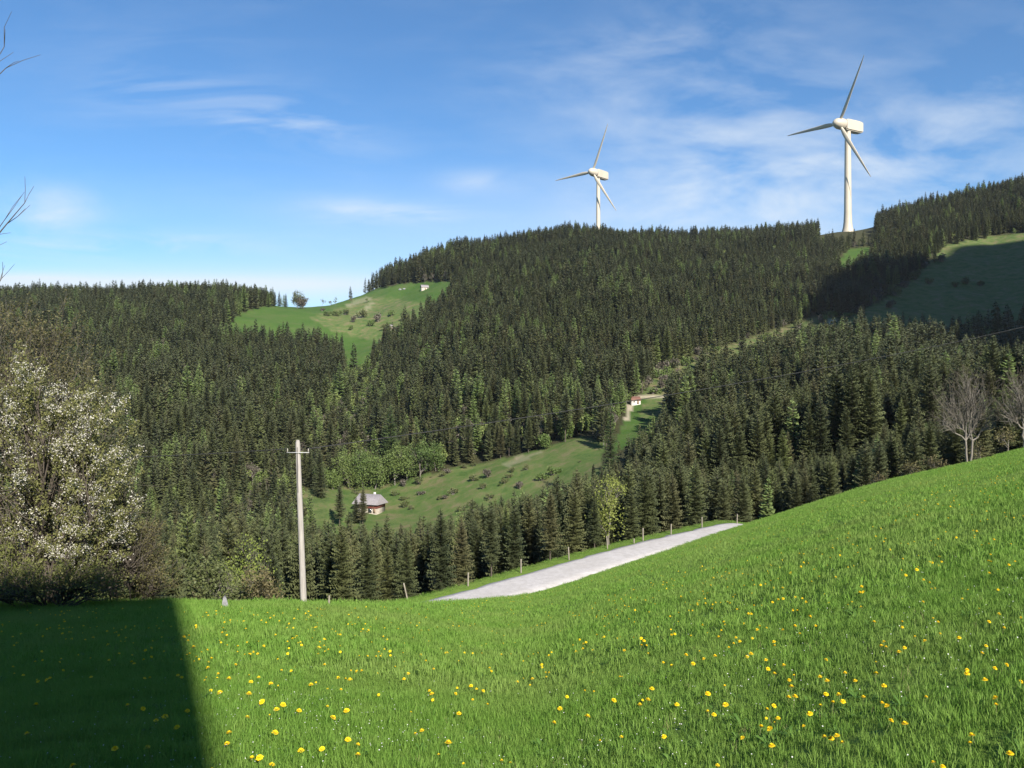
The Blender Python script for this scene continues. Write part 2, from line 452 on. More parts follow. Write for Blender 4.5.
# ------------------------------------------------------------------ plants
def tubes(segs, sides=4):
    p0 = np.array([s[0] for s in segs]); p1 = np.array([s[1] for s in segs])
    r0 = np.array([s[2] for s in segs]); r1 = np.array([s[3] for s in segs])
    t = p1 - p0; t /= np.linalg.norm(t, axis=1)[:, None] + 1e-9
    ref = np.where(np.abs(t[:, 2:3]) < .9, [[0, 0, 1.]], [[1., 0, 0]])
    a = np.cross(t, ref); a /= np.linalg.norm(a, axis=1)[:, None]; b = np.cross(t, a)
    th = np.arange(sides) * 2 * math.pi / sides
    ring = np.cos(th)[None, :, None] * a[:, None] + np.sin(th)[None, :, None] * b[:, None]
    v = np.concatenate([p0[:, None] + ring * r0[:, None, None], p1[:, None] + ring * r1[:, None, None]], 1).reshape(-1, 3)
    n = len(segs); base = (np.arange(n) * 2 * sides)[:, None]
    k = np.arange(sides)[None]; k2 = (k + 1) % sides
    q = np.stack([base + k, base + k2, base + sides + k2, base + sides + k], -1).reshape(-1, 4)
    return v, q

def leaf_quads(rng, pts, size, up=.3, aspect=.6):
    n = len(pts); size = np.broadcast_to(size, (n,)) * rng.uniform(.7, 1.3, n)
    d = rng.normal(0, 1, (n, 3)); d[:, 2] += up; d /= np.linalg.norm(d, axis=1)[:, None]
    w = np.cross(d, rng.normal(0, 1, (n, 3))); w /= np.linalg.norm(w, axis=1)[:, None]
    s = size[:, None]
    v = np.stack([pts - d*s*.5, pts + w*s*aspect*.5, pts + d*s*.5, pts - w*s*aspect*.5], 1).reshape(-1, 3)
    q = np.arange(4 * n).reshape(-1, 4)
    return v, q

def spruce_mesh(seed, hi, height=14., R=2.3, crown0=.1, droop=1.0, density=1.0, thin=1.0, pw=.8):
    """crown mesh + trunk mesh of one conifer, base at the origin"""
    r = np.random.default_rng(seed)
    nw = int((38 if hi else 20) * density)
    V, T = [], []; n = 0
    lean = r.normal(0, .012, 2)
    hs = crown0 * height + (height * (1 - crown0)) * (np.linspace(0, 1, nw) ** .92)
    for i, h in enumerate(hs):
        t = (h / height - crown0) / (1 - crown0)
        rad = R * ((1 - t) ** pw * .97 + .03) * (1 if t > .12 else .72 + 2.3 * t)
        nb = int(r.integers(7, 10) if hi else r.integers(6, 8)) if t < .85 else 5
        a0 = r.uniform(0, 6.28)
        for k in range(nb):
            L = rad * r.uniform(.66, 1.16)
            if r.random() < .07 * (1 - t): continue
            a = a0 + 6.283 * k / nb + r.normal(0, .16)
            hh = h + r.normal(0, .1 if hi else .2)
            slope = (.35 * t - .30 * (1 - t)) * droop + r.normal(0, .07)
            out = np.array([math.cos(a), math.sin(a), 0]); side = np.array([-math.sin(a), math.cos(a), 0])
            p0 = np.array([lean[0]*hh, lean[1]*hh, hh])
            w = L * r.uniform(.24, .38) * thin + (.12 if hi else .2)
            if hi:
                ns = 5
                s = np.linspace(.04, 1, ns + 1)
                sp = p0 + np.outer(s * L, out) + np.outer(slope * L * s + .13 * L * s ** 2.5, [0, 0, 1])
                for j in range(ns):
                    ww = w * (1.15 - .75 * s[j]) * r.uniform(.7, 1.2)
                    for sg in (-1, 1):
                        tip = sp[j] + side * sg * ww + out * ww * r.uniform(.4, .9) + np.array([0, 0, -ww * r.uniform(.15, .55)])
                        V += [sp[j], sp[j+1], tip]; T.append([n, n+1, n+2]); n += 3
                    dn = (sp[j] + sp[j+1]) / 2 + np.array([0, 0, -ww * r.uniform(.35, .8)]) + out * r.normal(0, .05)
                    V += [sp[j], sp[j+1], dn]; T.append([n, n+1, n+2]); n += 3
            else:
                m1 = p0 + out * L * .55 + np.array([0, 0, slope * L * .55 + .03 * L])
                e = p0 + out * L + np.array([0, 0, slope * L + .1 * L])
                l1 = m1 + side * w + np.array([0, 0, -w * .55]); l2 = m1 - side * w + np.array([0, 0, -w * .55])
                V += [p0, m1, e, l1, l2]; T += [[n, n+1, n+3], [n+1, n+2, n+3], [n, n+4, n+1], [n+1, n+4, n+2]]; n += 5
    # leader
    tp = np.array([lean[0]*height, lean[1]*height, height])
    for k in range(3):
        a = 2.09 * k; V += [tp + [.09*math.cos(a), .09*math.sin(a), -.9], tp + [.09*math.cos(a+2), .09*math.sin(a+2), -.9], tp + [0, 0, .35]]; T.append([n, n+1, n+2]); n += 3
    crown = np.array(V); T = np.array(T)
    th = height * .93; tr = (.0105 if hi else .008) * height
    segs = [((lean[0]*z0, lean[1]*z0, z0), (lean[0]*z1, lean[1]*z1, z1), tr*(1-z0/height)+.02, tr*(1-z1/height)+.02) for z0, z1 in zip(np.linspace(-1, th, 7)[:-1], np.linspace(-1, th, 7)[1:])]
    tv, tq = tubes(segs, 6)
    return crown, T, tv, tq

def grow(r, base, height, levels=4, spread=.55, first=.3, n_child=(4, 7), r0=None, up=.25, wig=.12, lenf=.62, curve_seg=4, limb=None):
    """a branching skeleton: returns tube segments and the tip points"""
    segs, tips = [], []
    r0 = r0 or height * .018
    def rec(p, d, L, rad, lv):
        pts = [p]; dd = d.copy(); ns = curve_seg if lv < 2 else 3
        for k in range(ns):
            dd = dd + r.normal(0, wig, 3) + np.array([0, 0, up * .25 if lv else 0]); dd /= np.linalg.norm(dd)
            pts.append(pts[-1] + dd * L / ns)
        for k in range(ns):
            a, b = rad * (1 - .6 * k / ns), rad * (1 - .6 * (k + 1) / ns)
            segs.append((pts[k], pts[k+1], a, b))
        if lv >= levels: tips.append((pts[-1], dd)); tips.append((pts[-2], dd)); return
        nc = r.integers(*n_child)
        for c in range(nc):
            f = r.uniform(first if lv == 0 else .3, 1.0); i = min(int(f * ns), ns - 1); q = pts[i] + (pts[i+1] - pts[i]) * (f * ns - i)
            ax = r.normal(0, 1, 3); ax -= ax.dot(dd) * dd; ax /= np.linalg.norm(ax)
            nd = dd * (1 - spread) + ax * spread * r.uniform(.8, 1.3) + np.array([0, 0, up * .4]); nd /= np.linalg.norm(nd)
            rec(q, nd, L * lenf * r.uniform(.7, 1.15) * (1.15 - .45 * f), rad * .5 * (1.25 - .5 * f), lv + 1)
        tips.append((pts[-1], dd))
    rec(np.array(base, float), np.array([0, 0, 1.]), height * (limb or .62), r0, 0)
    return segs, tips

def bush_points(r, n, R, hgt, lobes=6):
    c = np.column_stack([r.normal(0, R*.42, lobes), r.normal(0, R*.42, lobes), r.uniform(.3, .75, lobes) * hgt])
    i = r.integers(0, lobes, n); d = r.normal(0, 1, (n, 3)); d /= np.linalg.norm(d, axis=1)[:, None]
    p = c[i] + d * (r.random((n, 1)) ** .45) * np.array([R*.5, R*.5, hgt*.36])
    p[:, 2] = np.maximum(p[:, 2], .03); return p

def broadleaf(seed, height, levels=3, leaf_n=900, leaf_size=.3, spread_r=.6, **kw):
    r = np.random.default_rng(seed)
    segs, tips = grow(r, (0, 0, -.3), height, levels=levels, **kw)
    t = np.array([p for p, _ in tips])
    pts = t[r.integers(0, len(t), leaf_n)] + r.normal(0, spread_r * .45, (leaf_n, 3))
    pts[:, 2] = np.maximum(pts[:, 2], .15)
    return segs, pts, r

# ---- instancing on points, for what nobody could count
def scatter(name, pts, scl, rot, idx, protos, label, cat, group=None):
    pc = bpy.data.collections.new(name + '_sources')
    for k, (me, m) in enumerate(protos):
        o = bpy.data.objects.new('%s_source_%02d' % (name, k), me)
        if len(me.materials) == 0:
            for mm in (m if isinstance(m, (list, tuple)) else [m]): me.materials.append(mm)
        pc.objects.link(o)
    me = bpy.data.meshes.new(name); n = len(pts)
    me.vertices.add(n); me.vertices.foreach_set('co', np.asarray(pts, np.float32).ravel())
    a = me.attributes.new('scl', 'FLOAT', 'POINT'); a.data.foreach_set('value', np.asarray(scl, np.float32))
    a = me.attributes.new('rot', 'FLOAT_VECTOR', 'POINT'); a.data.foreach_set('vector', np.asarray(rot, np.float32).ravel())
    a = me.attributes.new('idx', 'INT', 'POINT'); a.data.foreach_set('value', np.asarray(idx, np.int32))
    o = bpy.data.objects.new(name, me); COL.objects.link(o)
    g = bpy.data.node_groups.new(name + '_nodes', 'GeometryNodeTree')
    g.interface.new_socket('Geometry', in_out='INPUT', socket_type='NodeSocketGeometry')
    g.interface.new_socket('Geometry', in_out='OUTPUT', socket_type='NodeSocketGeometry')
    gi, go = g.nodes.new('NodeGroupInput'), g.nodes.new('NodeGroupOutput')
    ip = g.nodes.new('GeometryNodeInstanceOnPoints'); ci = g.nodes.new('GeometryNodeCollectionInfo')
    ci.inputs['Collection'].default_value = pc; ci.inputs['Separate Children'].default_value = True; ci.inputs['Reset Children'].default_value = True
    def attr(nm, dt):
        k = g.nodes.new('GeometryNodeInputNamedAttribute'); k.data_type = dt; k.inputs[0].default_value = nm; return k.outputs[0]
    L = g.links.new
    L(gi.outputs[0], ip.inputs['Points']); L(ci.outputs[0], ip.inputs['Instance'])
    ip.inputs['Pick Instance'].default_value = True
    L(attr('idx', 'INT'), ip.inputs['Instance Index']); L(attr('scl', 'FLOAT'), ip.inputs['Scale'])
    er = g.nodes.new('FunctionNodeEulerToRotation'); L(attr('rot', 'FLOAT_VECTOR'), er.inputs[0]); L(er.outputs[0], ip.inputs['Rotation'])
    L(ip.outputs[0], go.inputs[0])
    md = o.modifiers.new('scatter', 'NODES'); md.node_group = g
    tag(o, label, cat, group, 'stuff')
    return o

# ---- sources for the forest
def join_tree(cv, ct, tv, tq):
    v = np.concatenate([cv, tv]); return new_mesh('tree', v, [ct, tq + len(cv)], mat_ids=[0]*len(ct) + [1]*len(tq))

LO = [spruce_mesh(100 + i, False, 14, R, c0, 1, 1, 1, [.55, .65, .75, .6, .5][i]) for i, (R, c0) in enumerate([(2.5, .08), (2.8, .06), (2.3, .12), (3.0, .05), (2.4, .16)])]
HIT = [spruce_mesh(200 + i, True, 14, R, c0, 1, dn, 1, [.65, .75, .6, .7, .8, .6][i]) for i, (R, c0, dn) in enumerate([(2.7, .06, 1), (3.0, .05, 1), (2.4, .16, .95), (2.3, .25, .9), (2.9, .1, 1), (2.2, .3, .85)])]
LAR = [spruce_mesh(300 + i, False, 14, R, .12, .5, 1, 1, .6) for i, R in enumerate([2.5, 2.9])]

def leafy_lo(seed, hgt, n, size, lobes=7, R=2.4):
    r = np.random.default_rng(seed)
    c = np.column_stack([r.normal(0, R*.4, lobes), r.normal(0, R*.4, lobes), r.uniform(.3, .85, lobes) * hgt])
    i = r.integers(0, lobes, n); d = r.normal(0, 1, (n, 3)); d /= np.linalg.norm(d, axis=1)[:, None]
    p = c[i] + d * (r.random((n, 1)) ** .4) * np.array([R*.52, R*.52, hgt*.18])
    lv, lq = leaf_quads(r, p, size, .2, .8)
    segs = [((0, 0, -1), (0, 0, hgt*.35), hgt*.016, hgt*.013)] + [((0, 0, hgt*.3), tuple(k), hgt*.01, hgt*.003) for k in c]
    tv, tq = tubes(segs, 5)
    return lv, lq, tv, tq

# ------------------------------------------------------------------ where trees stand
def forest_points():
    P = []
    for y0, y1, sp in ((60, 170, 3.3), (170, 240, 3.8), (240, 480, 4.4), (480, 1250, 5.1)):
        xs = np.arange(-.76 * y1 - 20, .76 * y1 + 20, sp); ys = np.arange(y0, y1, sp)
        X, Y = np.meshgrid(xs, ys)
        X = X + rng.uniform(-.46, .46, X.shape) * sp; Y = Y + rng.uniform(-.46, .46, X.shape) * sp
        m = np.abs(X / Y) < .72
        P.append(np.column_stack([X[m], Y[m]]))
    P = np.concatenate(P); x, y = P[:, 0], P[:, 1]
    z = H(x, y); u, v = pix(x, y, z); sd = road_sd(x, y)
    keep = sd > 3.4
    # at the right the meadow's far side is grass down to the trees
    keep &= ~((u > 700) & (sd < 6))
    far = y > 150
    jit = rng.normal(0, 2.0, len(u))
    for Q in MEADOWS: keep &= ~(far & inpoly(u + jit, v + jit * .5, Q))
    for k, Q in enumerate(CLEAR): keep &= ~(far & inpoly(u, v, Q) & (rng.random(len(u)) < (.93 if k in (0, 3) else 1)))
    for k, Q in enumerate(ROUGH):
        inside = far & inpoly(u, v, Q)
        keep &= ~(inside & (rng.random(len(u)) < (1.0 if k == 1 else .86)))
    # trees stand a little apart in places
    dens = vnoise(x / 14. + 31, y / 14.)
    keep &= rng.random(len(u)) < np.clip(1.25 - .5 * dens, 0, 1)
    x, y, z, u, v = [a[keep] for a in (x, y, z, u, v)]
    return x, y, z, u, v
fx, fy, fz, fu, fv = forest_points()
fh = (14.0 + 2.5 * smooth01((fy - 250) / 200)) * (1 + .22 * (vnoise(fx / 23. + 5, fy / 23.) - .5) * 2) * np.clip(rng.normal(1, .19, len(fx)), .5, 1.42)
fh = np.where((fu > 370) & (fu < 470) & (fy > 880), fh * 1.3, fh)
fh = np.where((fu > 885) & (fy > 380) & (fy < 560), fh * 1.3, fh)            # the tall dark stand on the right
# the valley stand is young and low: one still sees the pasture over its tops
LIMU = [-60, 0, 150, 250, 300, 345, 400, 450, 480, 540, 600, 622, 640, 665, 700, 1100]
LIMV = [500, 505, 515, 518, 520, 522, 526, 514, 500, 485, 466, 440, 415, 360, 300, 300]
lim = np.interp(fu, LIMU, LIMV) + rng.normal(0, 7, len(fu)) + 12 * (rng.random(len(fu)) < .5)
capped = (fy < np.where(fu < 310, 190, 275))
fh = np.where(capped, np.minimum(fh, (fv - lim) * fy / F), fh)
lim = np.interp(fu, [600, 640, 700, 760, 850, 900, 1024], [480, 464, 464, 468, 452, 428, 392]) + rng.normal(0, 8, len(fu))
fh = np.where((fy < 150) & (fu > 600), np.minimum(fh, (fv - lim) * fy / F), fh)
ok = fh > 5.0
fx, fy, fz, fu, fv, fh = [a[ok] for a in (fx, fy, fz, fu, fv, fh)]
kindn = vnoise(fx / 45., fy / 45. + 77)
fkind = np.zeros(len(fx), int)                                                # 0 spruce, 1 larch, 2 leafy
rk = rng.random(len(fx))
fkind[(rk < .04 + .15 * (kindn > .66)) & (fy > 100)] = 1
fkind[(rk > .965 - .17 * (kindn < .24) - .10 * ((fu < 330) & (kindn < .4))) & (fy > 200)] = 2
# the brook's gully above the valley meadow carries leafy young trees
gully = inpoly(fu, fv, [(280, 515), (300, 440), (330, 400), (345, 370), (385, 372), (360, 440), (345, 500)])
fkind[gully & (rk > .3)] = 2
belt = inpoly(fu, fv, [(345, 480), (350, 440), (440, 430), (560, 415), (640, 400), (625, 450), (560, 440), (450, 470)])
fkind[belt & (rk > .55)] = 2

def treeline_visible():
    """nearest-first pass over the skyline: which trees show, and how tall"""
    top = fv - F * fh / fy
    crest = 384 + F * np.interp((fu - 512) / F, UK, TK)
    sky = np.full(1100, 2000.0); cu = np.arange(1100) - 38
    sky = np.interp((cu - 512) / F, UK, TK) * F + 384
    vis = np.zeros(len(fx))
    for i in np.argsort(fy):
        hw = max(1, int(.8 * F / fy[i])); a, b = int(fu[i] + 38 - hw), int(fu[i] + 38 + hw) + 1
        if a < 20 or b > 1080: continue
        seg = sky[a:b]; gain = np.clip(np.median(seg) - top[i], 0, fv[i] - top[i])
        if gain > 3: vis[i] = gain
        sky[a:b] = np.minimum(seg, top[i] + (F * fh[i] / fy[i]) * .28)
    return vis
vis = treeline_visible()
cand = np.where((fkind == 0) & (vis > 3) & (fu > 4) & (fu < 1020))[0]
near_idx = cand[np.argsort(-(vis[cand]))][:296]
is_near = np.zeros(len(fx), bool); is_near[near_idx] = True

# individual spruces
SPR_C = [new_mesh('spruce_crown', c, [t]) for c, t, _, _ in HIT]
SPR_T = [new_mesh('spruce_trunk', v, [q], smooth=True) for _, _, v, q in HIT]
for m in SPR_C: m.materials.append(M['spruce'])
for m in SPR_T: m.materials.append(M['bark_spruce'])
def place_spruce(x, y, z, h, k, rz, label=None, group=None):
    root = empty('spruce_tree', (x, y, z - .3), rz, h / 14.0)
    tag(root, label or 'dark green spruce in the forest edge beyond the meadow and gravel road', 'tree', group)
    for nm, me in (('trunk', SPR_T[k]), ('crown', SPR_C[k])):
        o = bpy.data.objects.new(nm, me); COL.objects.link(o); o.parent = root
    return root
for i in near_idx:
    place_spruce(fx[i], fy[i], fz[i], fh[i], int(rng.integers(0, len(HIT))), rng.uniform(0, 6.28), None, 'spruces of the near forest edge')

# the rest of the woods, one mass
protos = [(join_tree(*t), [M['spruce'], M['bark_spruce']]) for t in LO]
protos += [(join_tree(*t), [M['spruce'], M['bark_spruce']]) for t in HIT[:3]]
protos += [(join_tree(*t), [M['larch'], M['bark']]) for t in LAR]
for s in (1, 2):
    lv, lq, tv, tq = leafy_lo(s, 10, 420, .75)
    protos.append((new_mesh('tree', np.concatenate([lv, tv]), [np.concatenate([lq, tq + len(lv)])], mat_ids=[0]*len(lq) + [1]*len(tq)), [M['leaf_dull'], M['bark_grey']]))
lv, lq, tv, tq = leafy_lo(9, 9, 240, .55)
protos.append((new_mesh('tree', np.concatenate([lv, tv]), [np.concatenate([lq, tq + len(lv)])], mat_ids=[0]*len(lq) + [1]*len(tq)), [M['twig_grey'], M['bark_grey']]))
rest = ~is_near
nidx = np.where(fkind == 0, np.where(fy < 220, rng.integers(5, 8, len(fx)), rng.integers(0, 5, len(fx))), np.where(fkind == 1, rng.integers(8, 10, len(fx)), rng.integers(10, 13, len(fx))))
rot = np.zeros((len(fx), 3)); rot[:, 2] = rng.uniform(0, 6.28, len(fx)); rot[:, :2] = rng.normal(0, .02, (len(fx), 2))
hh = np.where(fkind == 0, fh, np.where(fkind == 1, fh * 1.0, fh * .8))
scatter('forest', np.column_stack([fx, fy, fz - .3])[rest], (hh / 14.0)[rest], rot[rest], nidx[rest], protos,
        'dark spruce forest with scattered pale larches covering the hillsides', 'forest')
print('forest', rest.sum(), 'individual', is_near.sum())

# ---- single trees and shrubs that stand out
def ground_at(u, d):
    x = (u - 512) / F * d; return x, d, float(H(np.array([x]), np.array([d]))[0])

def conifer_thing(u, vtop, d, kind, label, seed, R=2.3, rest_on=None):
    x, y, z = ground_at(u, d); h = (EYE + (384 - vtop) / F * d) - z
    c, t, tv, tq = spruce_mesh(seed, True, 14, R, .1, .5 if kind == 'larch' else 1, .85, .85)
    root = empty('larch_tree' if kind == 'larch' else 'spruce_tree', (x, y, z - .2), seed * 1.3, h / 14)
    tag(root, label, 'tree')
    link('trunk', new_mesh('trunk', tv, [tq], smooth=True), M['bark'], root)
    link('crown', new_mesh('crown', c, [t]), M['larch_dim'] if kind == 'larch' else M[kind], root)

def leafy_thing(name, loc, height, m, label, seed, leaf_n, leaf_size, group=None, cat='tree', bark='bark_grey', fill=0, **kw):
    x, y, z = loc
    segs, pts, r = broadleaf(seed, height, leaf_n=leaf_n, leaf_size=leaf_size, **kw)
    if fill: pts = np.concatenate([pts, bush_points(r, fill, (.36 if height > 8 else .26) * height, height * .95, 9)])
    root = empty(name, (x, y, z), 0); tag(root, label, cat, group)
    v, q = tubes(segs, 5); link('trunk', new_mesh('trunk', v, [q], smooth=True), M[bark], root)
    v, q = leaf_quads(r, pts, leaf_size, .2, .7); link('crown', new_mesh('crown', v, [q]), M[m], root)
    return root

def at_px(u, vbase, dmin=110): return ray_ground(u, vbase, 0, dmin)

conifer_thing(731, 470, 118, 'larch', 'pale green larch rising among spruces above the far end of the road', 41, 2.5)
conifer_thing(391, 404, 330, 'larch', 'broad light green larch above the valley pasture', 42, 3.0)
conifer_thing(797, 352, 300, 'larch', 'slim light green larch on the wooded knoll at right', 44, 2.0)
conifer_thing(610, 398, 235, 'larch', 'tall pale larch at the left foot of the wooded knoll', 45, 1.8)
x, y, z = ground_at(609, 84); leafy_thing('young_beech', (x, y, z), 6.6, 'leaf_yellow', 'bright yellow green young tree between dark spruces behind the road', 51, 1300, .20, levels=3, spread_r=.55, first=.05, spread=.34, limb=.8, n_child=(5, 8), fill=900)
LEAFY = [(363, 478, 324, 17, 'leaf', 'leafy green tree touching the spruces left above the farmhouse'),
         (407, 480, 323, 15, 'leaf', 'leafy green tree at the pasture edge right of the farmhouse'),
         (436, 476, 322, 12, 'leaf', 'outermost leafy green tree of the belt above the pasture'),
         (318, 486, 318, 9, 'leaf', 'low leafy green tree at the left end of the pasture beside the pole'),
         (333, 486, 316, 8, 'leaf', 'small leafy green tree between pole and farmhouse'),
         (350, 482, 322, 16, 'leaf', 'rounded green tree behind the old farmhouse roof'),
         (420, 478, 320, 15, 'leaf', 'pair-topped green tree at the upper edge of the valley pasture'),
         (395, 480, 321, 15, 'leaf', 'fresh green tree right behind the farmhouse'),
         (375, 482, 320, 15, 'leaf', 'soft green tree between the two others behind the farmhouse'),
         (565, 452, 318, 8, 'leaf', 'big fresh green bush tree at the top end of the valley pasture'),
         (585, 446, 322, 7, 'leaf', 'green bush tree beside the spruces at the pasture tip'),
         (545, 458, 312, 6, 'leaf', 'low green bush tree on the left of the pasture tip')]
for k, (u, v, d, h, m, lab) in enumerate(LEAFY):
    x, y, z = ground_at(u, d); leafy_thing('leafy_tree', (x, y, z), h, m, lab, 60 + k, 900, .62, 'leafy trees around the valley pasture', levels=3, spread_r=1.9, first=.06, n_child=(5, 7), limb=.62, spread=.4, fill=1500)

# shrubs on the valley pasture and along the hillside clearings
SHB = []
for k, (mname, n) in enumerate((('shrub', 3), ('twig_grey', 2), ('leaf', 2))):
    for j in range(n):
        r = np.random.default_rng(500 + 10 * k + j)
        p = bush_points(r, 330 if mname != 'twig_grey' else 260, 1.9, 2.6)
        v, q = leaf_quads(r, p, .48, .3, .7)
        seg = [((0, 0, -.4), tuple(p[i] * [.8, .8, 1.0]), .05, .015) for i in range(0, 240, 9)]
        tv, tq = tubes(seg, 4)
        SHB.append((mname, new_mesh('crown', v, [q]), new_mesh('stems', tv, [tq])))
        SHB[-1][1].materials.append(M[mname]); SHB[-1][2].materials.append(M['bark_grey'])
def place_shrub(u, v, s, k, label, group, flat=1.0):
    g = ray_ground(u, v, 0, 140)
    if g is None: return
    root = empty('shrub', g, u * .7, s); root.scale = (s * (.8 + .5 * abs(math.sin(u))), s, s * flat * (.7 + .5 * abs(math.sin(v * 3)))); tag(root, label, 'shrub', group)
    for nm, me in (('stems', SHB[k][2]), ('crown', SHB[k][1])):
        o = bpy.data.objects.new(nm, me); COL.objects.link(o); o.parent = root
rs = np.random.default_rng(77)
for u, v, s, k in [(452,496,1.0,0),(466,484,1.2,3),(481,489,.9,1),(489,475,1.3,4),(470,470,.9,0),(505,480,.9,1),(520,487,1.1,4),(425,486,1.2,3),(440,478,.9,0),(405,506,1.0,1),(418,512,.7,0),(395,499,.8,3),(530,470,.9,2),(492,500,1.1,3),(512,470,.8,1),(455,512,.9,2),(474,505,1.0,0),(541,480,1.4,5),(555,474,1.5,6),(402,490,1.1,4),(436,500,.6,1)]:
    place_shrub(u + rs.normal(0, 3), v + rs.normal(0, 2), s * .85, [0, 1, 2, 0, 4, 5, 6][k], 'low grey green shrub dotted on the valley pasture', 'shrubs on the valley pasture')
PAST = MEADOWS[1]
for i in range(60):
    u, v = rs.uniform(335, 600), rs.uniform(440, 520)
    if inpoly(np.array([u]), np.array([v]), PAST)[0] and rs.random() < .85:
        place_shrub(u, v, float(rs.choice([.25, .35, .5, .7, .95])) * rs.uniform(.8, 1.2), int(rs.choice([0, 0, 1, 2, 1, 4, 5, 6])), 'low grey green shrub dotted on the valley pasture', 'shrubs on the valley pasture', .7)
for u, v, s, k in [(326,316,1.5,5),(335,316,1.7,5),(345,315,1.6,0),(353,322,1.3,3),(362,318,2.0,0),(370,326,1.6,5),(378,322,1.8,3),(386,330,1.7,0),(392,316,1.6,5),(398,332,1.6,4),(352,330,1.2,6),(405,320,1.7,0),(322,311,1.2,4)]:
    place_shrub(u, v, s * 1.5, k, 'bushy green shrub in the hedge across the high saddle meadow', 'shrubs on the saddle meadow')
for i in range(110):
    t = rs.random(); u = 648 + 185 * t + rs.normal(0, 9); v = 386 - 62 * t + rs.normal(0, 8)
    place_shrub(u, v, rs.uniform(1.0, 2.3), int(rs.choice([0, 1, 2, 3, 4, 5, 6])), 'grey brown shrub in the clearing that climbs the wooded hillside', 'shrubs in the hillside clearing')
for u, v, s, k in [(880,300,2.3,4),(868,306,2.0,3),(895,296,2.2,0),(905,288,2.0,3),(876,292,2.2,4),(915,280,2.0,1),(890,308,1.8,3),(930,284,1.5,0),(955,287,1.6,1),(968,284,1.7,2),(980,286,1.4,0),(942,262,2.0,3),(925,268,2.0,4),(860,314,1.6,3)]:
    place_shrub(u, v, s * 1.5, k, 'dusky shrub along the shaded sloping meadow at right', 'shrubs by the shaded meadow')

# ---- bare trees on the meadow's brow at the right
def bare_tree(loc, height, label, seed, name='bare_tree', m='bark_grey', levels=5, **kw):
    r = np.random.default_rng(seed)
    segs, tips = grow(r, (0, 0, -.6), height, levels=levels, **kw)
    root = empty(name, loc, 0); tag(root, label, 'tree')
    th = [s for s in segs if s[2] > .03]; tn = [s for s in segs if s[2] <= .03]
    v, q = tubes(th, 6); link('trunk', new_mesh('trunk', v, [q], smooth=True), M[m], root)
    tn = [(a, b, max(c, .011), max(d, .008)) for a, b, c, d in tn]
    v, q = tubes(tn, 3); link('crown', new_mesh('crown', v, [q]), M['twig_grey'], root)
    return root
for k, (u, d, hgt) in enumerate([(905, 96, 3.5), (936, 92, 3.0), (985, 92, 3.8), (1006, 90, 4.2), (880, 98, 3.2)]):
    x, y, z = ground_at(u, d); leafy_thing('budding_bush', (x, y, z), hgt, 'bud', 'brown green budding bush at the foot of the leafless trees on the brow', 90 + k, 500, .22, 'budding bushes behind the meadow brow', 'bush', levels=3, first=.05, spread=.55, spread_r=.7)

